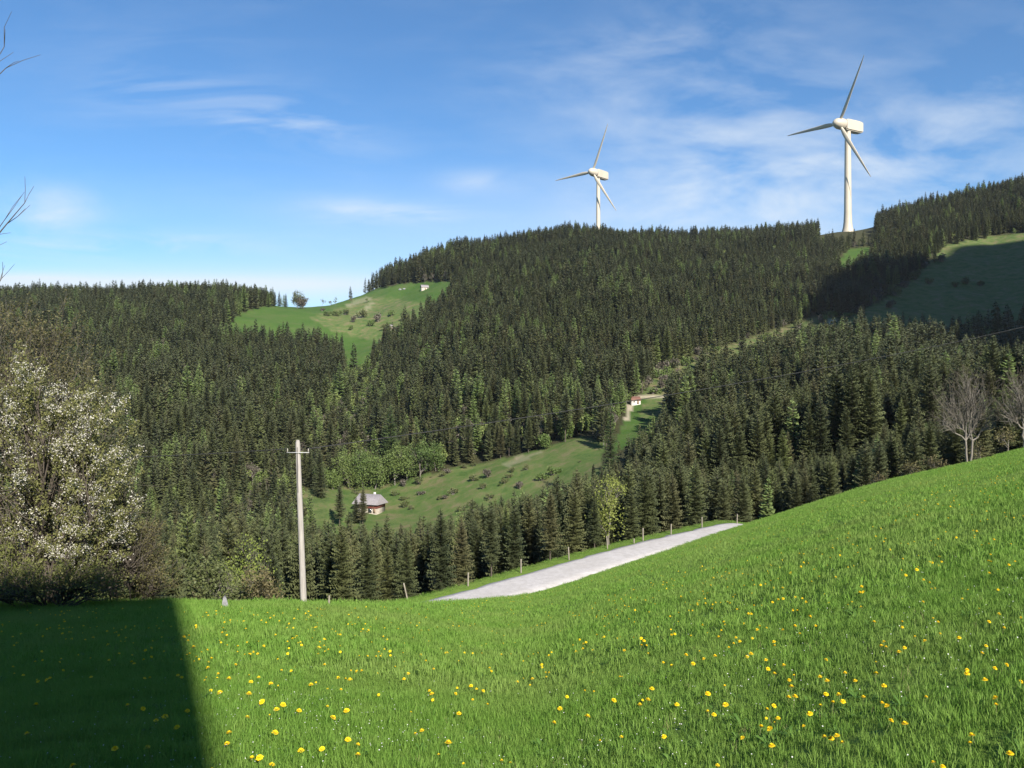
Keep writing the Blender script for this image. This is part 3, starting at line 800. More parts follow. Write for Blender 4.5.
# ---- the blossoming tree and its neighbours at the left
def shoot_tree(name, u0, d, lobes, n_anchor, shoot, label, cat, seed, leafm, leaf_per, leaf_size, blossom=0, barkm='bark', stems=5, r_stem=.07, leaf_spread=.09, low=.3, tk=1.0, trunk_h=0):
    """stems fan out from the foot to crown lobes, from there to anchors, from the anchors leafy or flowering shoots"""
    r = np.random.default_rng(seed); x, y, z = ground_at(u0, d)
    root = empty(name, (x, y, z)); tag(root, label, cat)
    c = np.array([[(u - 512) / F * d - x, r.normal(0, .35), EYE + (384 - v) / F * d - z] for u, v, _, _ in lobes]); R = np.array([[a / F * d, .75 * max(a, b) / F * d, b / F * d] for _, _, a, b in lobes])
    segs = []; hubs = []
    def limb(a, b, ra, rb, n=5, bow=.08):
        L = np.linalg.norm(b - a); pts = [a + (b - a) * t + np.array([0, 0, bow * L * math.sin(math.pi * t)]) + (r.normal(0, .03 * L, 3) if 0 < t < 1 else 0) for t in np.linspace(0, 1, n + 1)]
        for k in range(n): segs.append((pts[k], pts[k+1], ra + (rb - ra) * k / n, ra + (rb - ra) * (k + 1) / n))
        return pts
    feet = np.column_stack([r.normal(0, .3, stems), r.normal(0, .2, stems), np.full(stems, -.4)])
    if trunk_h:
        feet = np.array([limb(np.array([.25 * (j - (stems - 1) / 2), 0, -.5]), np.array([.7 * (j - (stems - 1) / 2), 0, trunk_h]), r_stem, r_stem * .8, 4, 0)[-1] for j in range(stems)]); r_stem *= .75
    for i in range(len(c)):
        hubs.append(limb(feet[i % stems], c[i] - [0, 0, R[i, 2] * .35], r_stem, r_stem * .45)[2:])
    vol = R[:, 0] * R[:, 2]; li = r.choice(len(c), n_anchor, p=vol / vol.sum())
    dirs = r.normal(0, 1, (n_anchor, 3)); dirs /= np.linalg.norm(dirs, axis=1)[:, None]
    rad = r.random(n_anchor) ** .5
    anc = c[li] + dirs * rad[:, None] * R[li]; anc[:, 2] = np.maximum(anc[:, 2], .15)
    lp, bp = [], []
    for i in range(n_anchor):
        h = hubs[li[i]][r.integers(0, len(hubs[li[i]]))]
        limb(h, anc[i], .02 * tk, .009 * tk, 4, .05)
        dd = dirs[i] * .6 + np.array([0, 0, .55 + .35 * rad[i]]) + r.normal(0, .25, 3); dd /= np.linalg.norm(dd); L = r.uniform(*shoot)
        pts = limb(anc[i], anc[i] + dd * L, .008 * tk, .0045 * tk, 3, .0)
        for k in range(3):
            tw = anc[i] + dd * L * r.uniform(.1, .8); limb(tw, tw + (dd * .5 + r.normal(0, .6, 3)) * L * .5, .006 * tk, .004 * tk, 2, 0)
        t = r.random((leaf_per, 1)); lp.append(anc[i] + dd * L * t + r.normal(0, leaf_spread, (leaf_per, 3)) * (1.3 - .7 * t))
        if blossom and anc[i, 2] > low * 3:
            nb = r.integers(0, blossom + 1) if r.random() < .85 else blossom * 2
            t = r.random((nb, 1)) ** .8; bp.append(anc[i] + dd * L * t + r.normal(0, leaf_spread * .8, (nb, 3)))
    th = [s_ for s_ in segs if s_[2] > .012]; tn = [s_ for s_ in segs if s_[2] <= .012]
    v, q = tubes(th, 5); link('trunk', new_mesh('trunk', v, [q], smooth=True), M[barkm], root)
    v, q = tubes(tn, 3); link('twigs', new_mesh('twigs', v, [q]), M['twig_grey'], root)
    lp = np.concatenate(lp); lp = lp[lp[:, 2] > .05]
    v, q = leaf_quads(r, lp, leaf_size, .3, .6); link('crown', new_mesh('crown', v, [q]), M[leafm], root)
    if blossom:
        b = np.concatenate(bp); m = 8; sp = np.repeat(b, m, 0) + r.normal(0, .048, (len(b) * m, 3))
        v, q = leaf_quads(r, sp, .036, .5, .95); link('blossom', new_mesh('blossom', v, [q]), M['blossom'], root)
shoot_tree('blossom_tree', 40, 23, [(25,455,62,85),(72,470,48,72),(102,498,26,52),(30,540,74,56),(88,552,44,44),(4,395,30,38),(44,402,26,30),(-50,470,70,110),(88,425,20,32)], 430, (.45, 1.0),
           'spreading fruit tree covered in white blossom at the left edge, its foot in shadow', 'tree', 21, 'leaf_cherry', 110, .076, 14, stems=6)
shoot_tree('budding_tree', 20, 29, [(15,370,50,45),(62,385,40,45),(88,420,24,40),(-30,350,50,50),(40,340,30,24)], 260, (.5, 1.2),
           'brown olive budding tree rising behind the white blossom at the left edge', 'tree', 31, 'bud', 34, .08, 0, stems=3, r_stem=.11, leaf_spread=.16)
shoot_tree('twiggy_bush', 116, 24, [(112,540,24,45),(132,555,20,34),(120,500,14,28),(104,575,30,20)], 190, (.3, .7),
           'thin red brown twiggy bush on the right flank of the blossom tree', 'bush', 33, 'bud', 12, .05, 0, stems=7, r_stem=.025, leaf_spread=.09, low=0)
shoot_tree('leafy_bush', 140, 25, [(136,562,24,34),(163,580,17,18),(112,566,26,34),(146,545,12,22)], 230, (.25, .6),
           'olive green bush at the end of the shadowed meadow edge right of the blossom tree', 'bush', 34, 'bud', 40, .06, 0, stems=7, r_stem=.02, leaf_spread=.12, low=0)
shoot_tree('leafy_bush', 50, 21.6, [(15,584,50,20),(66,588,40,16),(-30,575,50,30),(100,590,20,12)], 230, (.3, .6),
           'dusky green undergrowth bush filling the foot of the blossom tree', 'bush', 35, 'leaf_cherry', 40, .06, 0, stems=8, r_stem=.02, leaf_spread=.14, low=0)
for k, (u, d, h, m, lab) in enumerate([(208, 46, 3.6, 'shrub', 'dull green bush showing over the meadow edge nearest the shadow'), (238, 50, 2.6, 'shrub', 'low dull green bush behind the meadow edge left of the pole'),
                                       (251, 56, 6.4, 'leaf_yellow', 'slender yellow green young tree left of the pole'), (262, 48, 2.6, 'bud', 'olive bush close to the foot of the pole')]):
    x, y, z = ground_at(u, d); leafy_thing('slender_tree' if k == 2 else 'leafy_bush', (x, y, z - .2), h + .9, m, lab, 170 + k, 900, .16, None, 'tree' if k == 2 else 'bush', levels=3, spread_r=.6, first=.2, spread=.36 if k == 2 else .5, n_child=(5, 8), fill=900, r0=.05)
shoot_tree('bare_tree', 969, 83, [(969,398,15,26),(953,408,15,24),(985,404,14,26),(966,380,13,12),(943,420,10,14),(994,420,9,16),(975,425,10,14)], 330, (.7, 1.7),
           'leafless grey tree on the brow of the meadow at right, wholly in view', 'tree', 11, 'bud', 2, .10, 0, barkm='bark_grey', stems=2, r_stem=.13, leaf_spread=.2, low=0, tk=1.5, trunk_h=2.3)
shoot_tree('bare_tree', 1024, 80, [(1022,400,14,24),(1010,412,11,18),(1036,405,16,26),(1018,386,10,12)], 260, (.7, 1.6),
           'leafless grey tree on the meadow brow cut by the right edge of the photo', 'tree', 12, 'bud', 2, .10, 0, barkm='bark_grey', stems=1, r_stem=.14, leaf_spread=.2, low=0, tk=1.5, trunk_h=2.0)
# a bare tree just outside the left edge; only branch ends reach into view
def edge_tree():
    x, y = -14.6, 18.0; z = float(H(np.array([x]), np.array([y]))[0])
    r = np.random.default_rng(40)
    segs, tips = grow(r, (0, 0, -.5), 13.5, levels=4, spread=.32, first=.35, n_child=(3, 5), r0=.17, limb=.8, lenf=.34)
    def reach(h0, u, v, d, n=9):
        """one long branch from the trunk whose end shows at the left edge"""
        e = np.array([(u - 512) / F * d - x, d - y, EYE + (384 - v) / F * d - z]); s = np.array([0, 0, h0]); p = s; path = [s]
        for k in range(1, n + 1):
            t = k / n; p = s + (e - s) * t + np.array([0, 0, -.5 * math.sin(math.pi * t) * (1 - .2 * t)]) + r.normal(0, .03, 3); path.append(p)
        for k in range(n): segs.append((path[k], path[k+1], .05 * (1 - k / n) + .009, .05 * (1 - (k + 1) / n) + .009))
        for k in range(3, n + 1):
            for _ in range(2):
                dd = (path[k] - path[k-1]); dd /= np.linalg.norm(dd); dd = dd + r.normal(0, .45, 3) + [0, 0, .35]; L = r.uniform(.18, .5)
                m = path[k] + dd * L * .5; segs.append((path[k], m, .008, .006)); segs.append((m, m + (dd + r.normal(0, .3, 3)) * L * .5, .006, .004))
    reach(9.0, 5, 66, 18); reach(9.4, 6, 46, 18.3); reach(6.2, 24, 203, 18); reach(5.9, 4, 218, 18.2); reach(5.0, 4, 276, 18.5)
    root = empty('bare_tree', (x, y, z)); tag(root, 'leafless tree whose thin branch ends poke into the sky at the left edge', 'tree')
    th = [s for s in segs if s[2] > .03]; tn = [s for s in segs if s[2] <= .03]
    v, q = tubes(th, 6); link('trunk', new_mesh('trunk', v, [q], smooth=True), M['bark_grey'], root)
    v, q = tubes(tn, 4); link('crown', new_mesh('crown', v, [q]), M['twig_grey'], root)
edge_tree()

# ---- lone trees and a row on the saddle's skyline
for u, vt, sd_, lab in [(286, 293, 401, 'small tapered conifer standing alone left of the round dark tree on the saddle skyline'), (279, 291, 402, 'slim conifer at the very end of the ridge forest on the saddle skyline'), (274, 290, 403, 'second conifer from the end of the ridge forest on the saddle skyline')]:
    conifer_thing(u, vt, 885, 'spruce', lab, sd_, 2.6)
for k, (u, vt, d, h, m, lab) in enumerate([(297.5, 291, 880, 0, 'spruce', 'dark round topped lone tree on the saddle skyline'), (304, 296, 882, 0, 'twig_grey', 'small brown tree leaning on the dark lone tree on the saddle')]):
    x, y, z = ground_at(u, d); h = EYE + (384 - vt) / F * d - z
    leafy_thing('skyline_tree', (x, y, z), h / .92, m, lab, 140 + k, 500, 1.1, 'lone trees on the saddle skyline', levels=2, spread_r=1.8, first=.25, n_child=(6, 9), fill=900)
for k, (u, vt) in enumerate([(322, 298), (336, 296), (352, 296), (366, 297), (330, 300)]):
    x, y, z = ground_at(u, 905); h = max(5, EYE + (384 - vt) / F * 905 - z)
    leafy_thing('skyline_tree', (x, y, z), h, 'leaf' if k % 2 else 'bud', 'wispy young tree on the skyline between saddle and wooded hill', 150 + k, 90, .8, 'wispy trees on the saddle skyline', levels=2, spread_r=1.2, first=.3)

# ------------------------------------------------------------------ grass
def tuft(seed, n, R, h0, h1, w, bend=.5):
    r = np.random.default_rng(seed); V = []; T = []
    for i in range(n):
        a = r.uniform(0, 6.28); q = R * math.sqrt(r.random()); b = np.array([q*math.cos(a), q*math.sin(a), -.02])
        hgt = r.uniform(h0, h1); f = r.uniform(0, 6.28); ln = np.array([math.cos(f), math.sin(f), 0]) * hgt * r.uniform(.1, bend)
        s = np.array([-math.sin(f + r.normal(0, .5)), math.cos(f), 0]) * w * r.uniform(.6, 1.2) / 2
        m = b + ln * .35 + [0, 0, hgt * .6]; t = b + ln + [0, 0, hgt * r.uniform(.82, 1)]
        k = len(V); V += [b - s, b + s, m + s * .8, m - s * .8, t]; T.append((k, k+1, k+2, k+3, k+4))
    T = np.array(T); return new_mesh('tuft', np.array(V), [T[:, :4], T[:, [3, 2, 4]]])
protos = [(tuft(1, 50, .085, .04, .11, .0048), M['grass']), (tuft(2, 46, .085, .04, .13, .0052), M['grass']), (tuft(3, 44, .09, .04, .09, .005, .9), M['grass']),
          (tuft(4, 52, .21, .05, .13, .010), M['grass']), (tuft(5, 52, .21, .05, .14, .011, .9), M['grass']),
          (tuft(6, 84, .42, .05, .105, .013), M['grass']), (tuft(7, 84, .42, .05, .115, .014, .9), M['grass'])]
def rosette(seed, n=9, R=.11):
    r = np.random.default_rng(seed); V = []; T = []
    for k in range(n):
        a = 6.283 * k / n + r.normal(0, .25); L = R * r.uniform(.6, 1.1); w = L * r.uniform(.22, .34); c, q = math.cos(a), math.sin(a); lift = r.uniform(.25, .8)
        for f, ww, h in ((0, .25, 0), (.35, .7, .55), (.7, 1, .9), (1, .1, .75)):
            V.extend([[L*f*c - w*ww*q/2, L*f*q + w*ww*c/2, L*h*lift], [L*f*c + w*ww*q/2, L*f*q - w*ww*c/2, L*h*lift]])
        b = 8 * k; T += [[b+2*j, b+2*j+1, b+2*j+3, b+2*j+2] for j in range(3)]
    return new_mesh('rosette', np.array(V), [np.array(T)])
M['broad_leaf'] = foliage('broad_leaves', (.065, .145, .026), (.085, .175, .032), (.11, .20, .04), .35, 3)
M['dry_grass'] = foliage('dry_grass', (.22, .20, .09), (.28, .25, .12), (.34, .29, .17), .3, 3)
protos += [(rosette(1), M['broad_leaf']), (rosette(2, 7, .09), M['broad_leaf']), (tuft(8, 5, .06, .10, .20, .0035, .7), M['dry_grass']), (tuft(9, 14, .09, .05, .15, .006, .9), M['broad_leaf'])]
def grass_points():
    P, S, I = [], [], []
    for y0, y1, sp, ids in ((2.2, 11, .082, (0, 3)), (10.3, 27, .20, (3, 5)), (26, 104, .46, (5, 7))):
        xs = np.arange(-.76 * y1 - 4, .76 * y1 + 4, sp); ys = np.arange(y0, y1, sp)
        X, Y = np.meshgrid(xs, ys); X = X + rng.uniform(-.5, .5, X.shape) * sp; Y = Y + rng.uniform(-.5, .5, X.shape) * sp
        m = np.abs(X) < .76 * Y + 4; X, Y = X[m], Y[m]
        D = np.interp(X / Y, UK, DK); sd = road_sd(X, Y)
        ok = ((Y < D * 1.25) & (sd < -5.0)) | ((sd > .25) & (sd < 3.6) & (Y > 40)) | ((sd > -6.6) & (sd < -4.75) & (Y > 40))
        X, Y = X[ok], Y[ok]
        clump = vnoise(X * 2.3 + 4, Y * 2.3); big = vnoise(X * .35, Y * .35 + 8)
        k = rng.random(len(X)) < .72 + .5 * clump; X, Y, clump, big = X[k], Y[k], clump[k], big[k]
        P.append(np.column_stack([X, Y, H(X, Y)])); S.append(.62 + .5 * clump + .35 * big + rng.normal(0, .08, len(X))); I.append(rng.integers(ids[0], ids[1], len(X)))
    m = 5200; Y = 2.6 + 20 * rng.random(m) ** 1.3; X = Y * rng.uniform(-.74, .74, m) + rng.uniform(-3, 3, m)
    pick = rng.random(m) < np.clip((vnoise(X * .9 + 17, Y * .9) - .25) * 1.6, .06, 1); X, Y = X[pick], Y[pick]
    P.append(np.column_stack([X, Y, H(X, Y) + .012])); S.append(rng.uniform(.4, .85, len(X))); I.append(rng.choice([7, 8, 9, 10], len(X), p=[.2, .2, .25, .35]))
    return np.concatenate(P), np.clip(np.concatenate(S), .4, 1.6), np.concatenate(I)
gp, gs, gi_ = grass_points()
rot = np.zeros((len(gp), 3)); rot[:, 2] = rng.uniform(0, 6.28, len(gp)); rot[:, :2] = rng.normal(0, .1, (len(gp), 2))
scatter('grass', gp, gs, rot, gi_, protos, 'lush green spring grass of the sloping meadow in front', 'grass')
print('grass', len(gp))

# ------------------------------------------------------------------ dandelions
def dandelion_meshes(seed):
    r = np.random.default_rng(seed); V = []; T = []
    def petals(n, R, z0, lift, w):
        for k in range(n):
            a = 6.283 * k / n + r.normal(0, .06); L = R * r.uniform(.85, 1.08)
            c, s = math.cos(a), math.sin(a); i = len(V)
            V.extend([[.004*c - w*s*.5, .004*s + w*c*.5, z0], [.004*c + w*s*.5, .004*s - w*c*.5, z0], [L*c + w*s*.5, L*s - w*c*.5, z0 + lift*.9], [L*c*1.08, L*s*1.08, z0 + lift], [L*c - w*s*.5, L*s + w*c*.5, z0 + lift*.9]])
            T.append([i, i+1, i+2, i+3, i+4])
    petals(20, .023, .0, .002, .0065); petals(18, .019, .003, .006, .0055); petals(14, .013, .005, .010, .005); petals(9, .008, .006, .012, .005)
    head = new_mesh('flower_head', np.array(V), [np.array(T)]); head.materials.append(M['petal_yellow'])
    mb = MB(); b = r.normal(0, .02, 2)
    mb.tube([[b[0], b[1], -.16], [b[0]*.4, b[1]*.4, -.08], [0, 0, 0]], [.0022, .002, .002], 5)
    mb.tube([[0, 0, -.010], [0, 0, -.004], [0, 0, .002]], [.002, .006, .009], 8)
    st = mb.build('stem', M['stem']); me = st.data; bpy.data.objects.remove(st)
    return head, me
DAN = [dandelion_meshes(i) for i in range(4)]
DPX = [(220,693),(229,679),(251,682),(311,685),(338,678),(350,680),(402,670),(408,674),(262,702),(276.5,710),(283,705),(299,711),(346.5,711),(333,718),(247,718),(229,733),(227,744),(275,733),(322,749),(348,740),(301,751),(259.5,758),(252,759),(272,765),(422,731),(448.5,743),(358,755),(432,694),(447,653),(453,626),(274,616),(387,640),(421,655),(458,714),(249,694),(194,647),(184,637),
(446,653),(532.5,679),(614,700.6),(640,705),(648,700),(554,723),(587.5,716.5),(664,737),(459,714),(641.5,645.6),(715,656),(693,664),(747,657),(725,686.5),(725.6,705),(708,712),(714,715),(708,694),(690,596),(681,597),(753,580.6),(754,606),(663,585),(653,584),(576,652),(581,650),(549,656),(611,587.5),(473,618),(464,620),(686,655),(704,659),(471,686),(560,709),(677,705),(652,689),
(829,603),(762,606),(793,610),(783,630),(800,634),(795,626),(815.6,626),(774,642),(774.6,646),(751,654),(766,660),(768,669),(774.6,674),(784,665.5),(794,676),(820,677),(827,681),(845,673),(876,674),(884,642),(881.5,646),(886,647),(902,622),(923,602),(962,599),(968,590),(998,590),(999,614),(989,622),(1004,628),(979,609),(933,618.5),(938,622),(940,634),(915,637),(925,641),(959,638),(986,646),(982,653.5),(967,670),(967,674),(985,680),(995,668.5),(1006.5,665),(1021,618),(1021,682),(791.6,687),(788.6,697.5),(795,697),(767,709.6),(774,706),(820.6,706),(826,694.5),(833,703),(843,702),(839,695),(863.5,697),(884,686),(882,703),(887,706),(891,721),(905,724),(904.5,648),(899,652),(778,718.6),(810,714),(824.7,737),(831,739),(837,736),(772,746),(972,736),(970,743.5),(1010,754),(995.6,698),(996,705),(826,660),(874,622),(861,607),(770,729),(761,727),
(165,717),(177,727.5),(127.6,705.6),(143,709),(147.5,748),(156,721),(115,749),(73,766),(36,705),(187.5,711),(93,638),(108,645),(69,632.5),(27,734),(193.5,647),(208,668),(229,678.6)]
def place_dandelion(x, y, z, lift, s, k):
    root = empty('dandelion', (x, y, z + lift), float(rng.uniform(0, 6.28)), s)
    root.rotation_euler[0] = rng.normal(-.05, .22) + .25; root.rotation_euler[1] = rng.normal(0, .2)
    tag(root, 'yellow dandelion in flower in the meadow grass', 'flower', 'dandelions in the meadow')
    for nm, me in (('stem', DAN[k][1]), ('flower_head', DAN[k][0])):
        o = bpy.data.objects.new(nm, me); COL.objects.link(o); o.parent = root
for i, (u, v) in enumerate(DPX):
    lift = rng.uniform(.06, .095); g = ray_ground(u, v, lift)
    if g is None or g[1] > 60: continue
    px = 2.8 + (v - 580) / 188 * 5.4                  # heads look this wide in the photograph
    place_dandelion(*g, lift, float(np.clip(px * g[1] / F / .048, .5, 1.4)) * rng.uniform(.72, 1.0), i % 4)
n_ind = len(DPX)
k = 0
while k < 50:                                        # small ones between
    u, v = rng.uniform(190, 1020), rng.uniform(604, 765)
    if u < 560 and rng.random() < .45: continue
    g = ray_ground(u, v, .1)
    if g is None or g[1] > 40: continue
    place_dandelion(*g, rng.uniform(.05, .09), rng.uniform(.4, .75), k % 4); k += 1

def far_flowers():
    P = []
    while len(P) < 1700:
        y = rng.uniform(9, 80); x = y * rng.uniform(-.66, .68); u = x / y
        if y > np.interp(u, UK, DK) * 1.02 or road_sd(np.array([x]), np.array([y]))[0] < -1e9: continue
        if road_sd(np.array([x]), np.array([y]))[0] > -5.2: continue
        if rng.random() > vnoise(np.array([x * .22]), np.array([y * .22 + 3]))[0] ** 1.4 * 1.7: continue
        P.append((x, y))
    P = np.array(P); z = H(P[:, 0], P[:, 1]) + rng.uniform(.08, .13, len(P))
    return np.column_stack([P, z])
fp = far_flowers(); n = len(fp)
rot = rng.normal(0, .3, (n, 3))
head = DAN[0][0].copy()
scatter('dandelion_flowers', fp, rng.uniform(.55, 1.0, n), rot, np.zeros(n), [(head, M['petal_yellow'])], 'countless tiny yellow flower heads speckling the farther meadow', 'flowers')
def daisies():
    V = []; T = []
    for k in range(8):
        a = 6.283 * k / 8; c, s = math.cos(a), math.sin(a); i = len(V)
        V.extend([[0, 0, 0], [.006*c - .003*s, .006*s + .003*c, .001], [.010*c, .010*s, .002], [.006*c + .003*s, .006*s - .003*c, .001]]); T.append([i, i+1, i+2, i+3])
    me = new_mesh('daisy', np.array(V), [np.array(T)])
    P = []
    cl = [(-2.2, 8.0, .8), (-1.2, 7.2, .6), (2.6, 7.5, 1.2), (3.6, 6.0, .9), (-3.5, 9.5, 1.6), (.8, 6.2, .5), (5.0, 8.0, 1.3), (-3.4, 6.5, .9), (-2.4, 5.4, .5), (4.4, 5.0, .6), (6.0, 11.0, 2.0)]
    for cx, cy, s in cl:
        m = int(95); P.append(np.column_stack([rng.normal(cx, s, m), rng.normal(cy, s * 1.2, m)]))
    P.append(np.column_stack([rng.uniform(-9, 9, 260), rng.uniform(4, 14, 260)]))
    P = np.concatenate(P); P = P[(np.abs(P[:, 0] / np.maximum(P[:, 1], .1)) < .7) & (P[:, 1] > 3.5)]
    return me, np.column_stack([P, H(P[:, 0], P[:, 1]) + rng.uniform(.04, .09, len(P))])
me, dp = daisies(); n = len(dp)
rot = rng.normal(0, .3, (n, 3)); rot[:, 0] += .4
scatter('white_flowers', dp, rng.uniform(.3, .55, n), rot, np.zeros(n), [(me, M['petal_white'])], 'tiny white flowers sprinkled low in the meadow grass', 'flowers')

# ------------------------------------------------------------------ pole, cable, posts, markers
def utility_pole(u, vtop, d, label, name='utility_pole'):
    x, y, z = ground_at(u, d); zt = EYE + (384 - vtop) / F * d
    root = empty(name, (x, y, z)); tag(root, label, 'pole'); h = zt - z
    mb = MB(); mb.tube([[.10, 0, -.8], [.07, 0, 0], [-.06, 0, h*.5], [-.18, 0, h - .12], [-.18, 0, h]], [.14, .135, .117, .098, .065], 14); mb.build('shaft', M['pole_wood'], root, True)
    zc = h - .52
    mb = MB(); mb.box((-.14, -.12, zc), (.95, .03, .025)); mb.build('crossarm', M['metal'], root)
    for sx in (-.58, .30):
        mb = MB(); mb.tube([[sx, -.12, zc + .03], [sx, -.12, zc + .06], [sx, -.12, zc + .10], [sx, -.12, zc + .13], [sx, -.12, zc + .17]], [.012, .03, .02, .028, .014], 10); mb.build('insulator', M['ceramic'], root, True)
    mb = MB(); mb.tube([[-.13, -.13, h - 2.2], [-.17, -.115, h - .3]], [.012, .012], 6); mb.build('earth_wire', M['cable'], root)
    return np.array([x, y, z]), h
base, ph = utility_pole(302, 440, 34, 'tall weathered grey wooden pole standing at the meadow edge')
A = base + [.30, -.12, ph - .36]
def cable(A, B, sag, label, r=.014):
    t = np.linspace(0, 1, 60)[:, None]; p = A + (B - A) * t; p[:, 2] -= (sag * 4 * t * (1 - t))[:, 0]
    mb = MB(); mb.tube(p, r, 6); o = mb.build('overhead_cable', M['cable'], None, True); tag(o, label, 'cable')
b2, p2h = utility_pole(1115, 300, 78, 'second wooden pole on the meadow slope outside the right edge')
B = b2 + [0, -.12, p2h - .36]
cable(A, B, .8, 'thin dark cable running from the wooden pole up to the right across the forest', .020)
x, y, z = ground_at(-240, 40); b3, p3h = utility_pole(-240, 440, 40, 'third wooden pole beyond the left edge behind the blossom tree')
cable(b3 + [0, -.12, p3h - .36], base + [-.58, -.12, ph - .36], .5, 'thin dark cable running left from the wooden pole behind the bushes', .018)

def fence_post(u, vb, vt, lean, seed, name='fence_post', label=None, group='fence posts along the gravel road'):
    g = ray_ground(u, vb, 0, 40, 140) if vb else ground_at(u, 60.5)
    if g is None: return
    x, y, z = g; h = max(.5, (vb - vt) / F * y) if vb else EYE + (384 - vt) / F * y - z; r = np.random.default_rng(seed)
    mb = MB(); w = r.uniform(.055, .072); lx = lean * h
    mb.tube([[-.05*lean, 0, -.35], [0, 0, 0], [lx*.5, 0, h*.5], [lx, .01, h - .04], [lx, .01, h]], [w, w, w*.95, w*.9, w*.55], 9)
    o = mb.build(name, M['post_wood'], None, True); o.location = (x, y, z); o.rotation_euler[2] = 0
    tag(o, label or 'pale weathered wooden fence post on the verge beyond the gravel road', 'post', group)
for k, (u, vb, vt, ln) in enumerate([(468, 586, 572.5, .02), (521, 573, 559, 0), (569, 560, 547, -.04), (607.5, 549, 536, -.06), (643, 541, 528, 0), (671, 534.5, 524, .02), (702, 528, 517, 0), (737, 525, 514, .03), (765, 517, 508, 0)]):
    fence_post(u, vb, vt, ln, k)
fence_post(407.5, None, 583, -.22, 20, label='leaning pale fence post near the left end of the gravel road', group='fence posts along the gravel road')
fence_post(634, 543.5, 539.5, 0, 21, label='short stub of a fence post between two taller ones', group='fence posts along the gravel road')
# short stake near the tall pole
x, y, z = ground_at(329, 25.5); mb = MB(); mb.tube([[0, 0, -.2], [0, 0, .2], [.01, 0, .34]], [.035, .033, .03], 8); o = mb.build('wooden_stake', M['post_wood'], None, True); o.location = (x, y, z); tag(o, 'short wooden stake in the grass right of the tall pole', 'stake')
def marker():
    x, y, z = ground_at(225, 22.5)
    bm = bmesh.new()
    prof = [(-.11, 0), (.11, 0), (.105, .18), (.05, .36), (-.01, .43), (-.06, .40), (-.10, .2)]
    f = bm.faces.new([bm.verts.new((px * .8, -.06, pz * .9 - .05)) for px, pz in prof]); e = bmesh.ops.extrude_face_region(bm, geom=[f])
    for v in e['geom']:
        if isinstance(v, bmesh.types.BMVert): v.co.y += .13; v.co.x *= .85
    bmesh.ops.recalc_face_normals(bm, faces=bm.faces); bmesh.ops.bevel(bm, geom=bm.edges[:], offset=.015, segments=2, affect='EDGES')
    me = bpy.data.meshes.new('boundary_stone'); bm.to_mesh(me); bm.free()
    o = link('boundary_stone', me, M['stone']); o.location = (x, y, z); o.rotation_euler[2] = .3
    tag(o, 'small pointed grey stone at the meadow edge beside the shadow', 'stone')
marker()

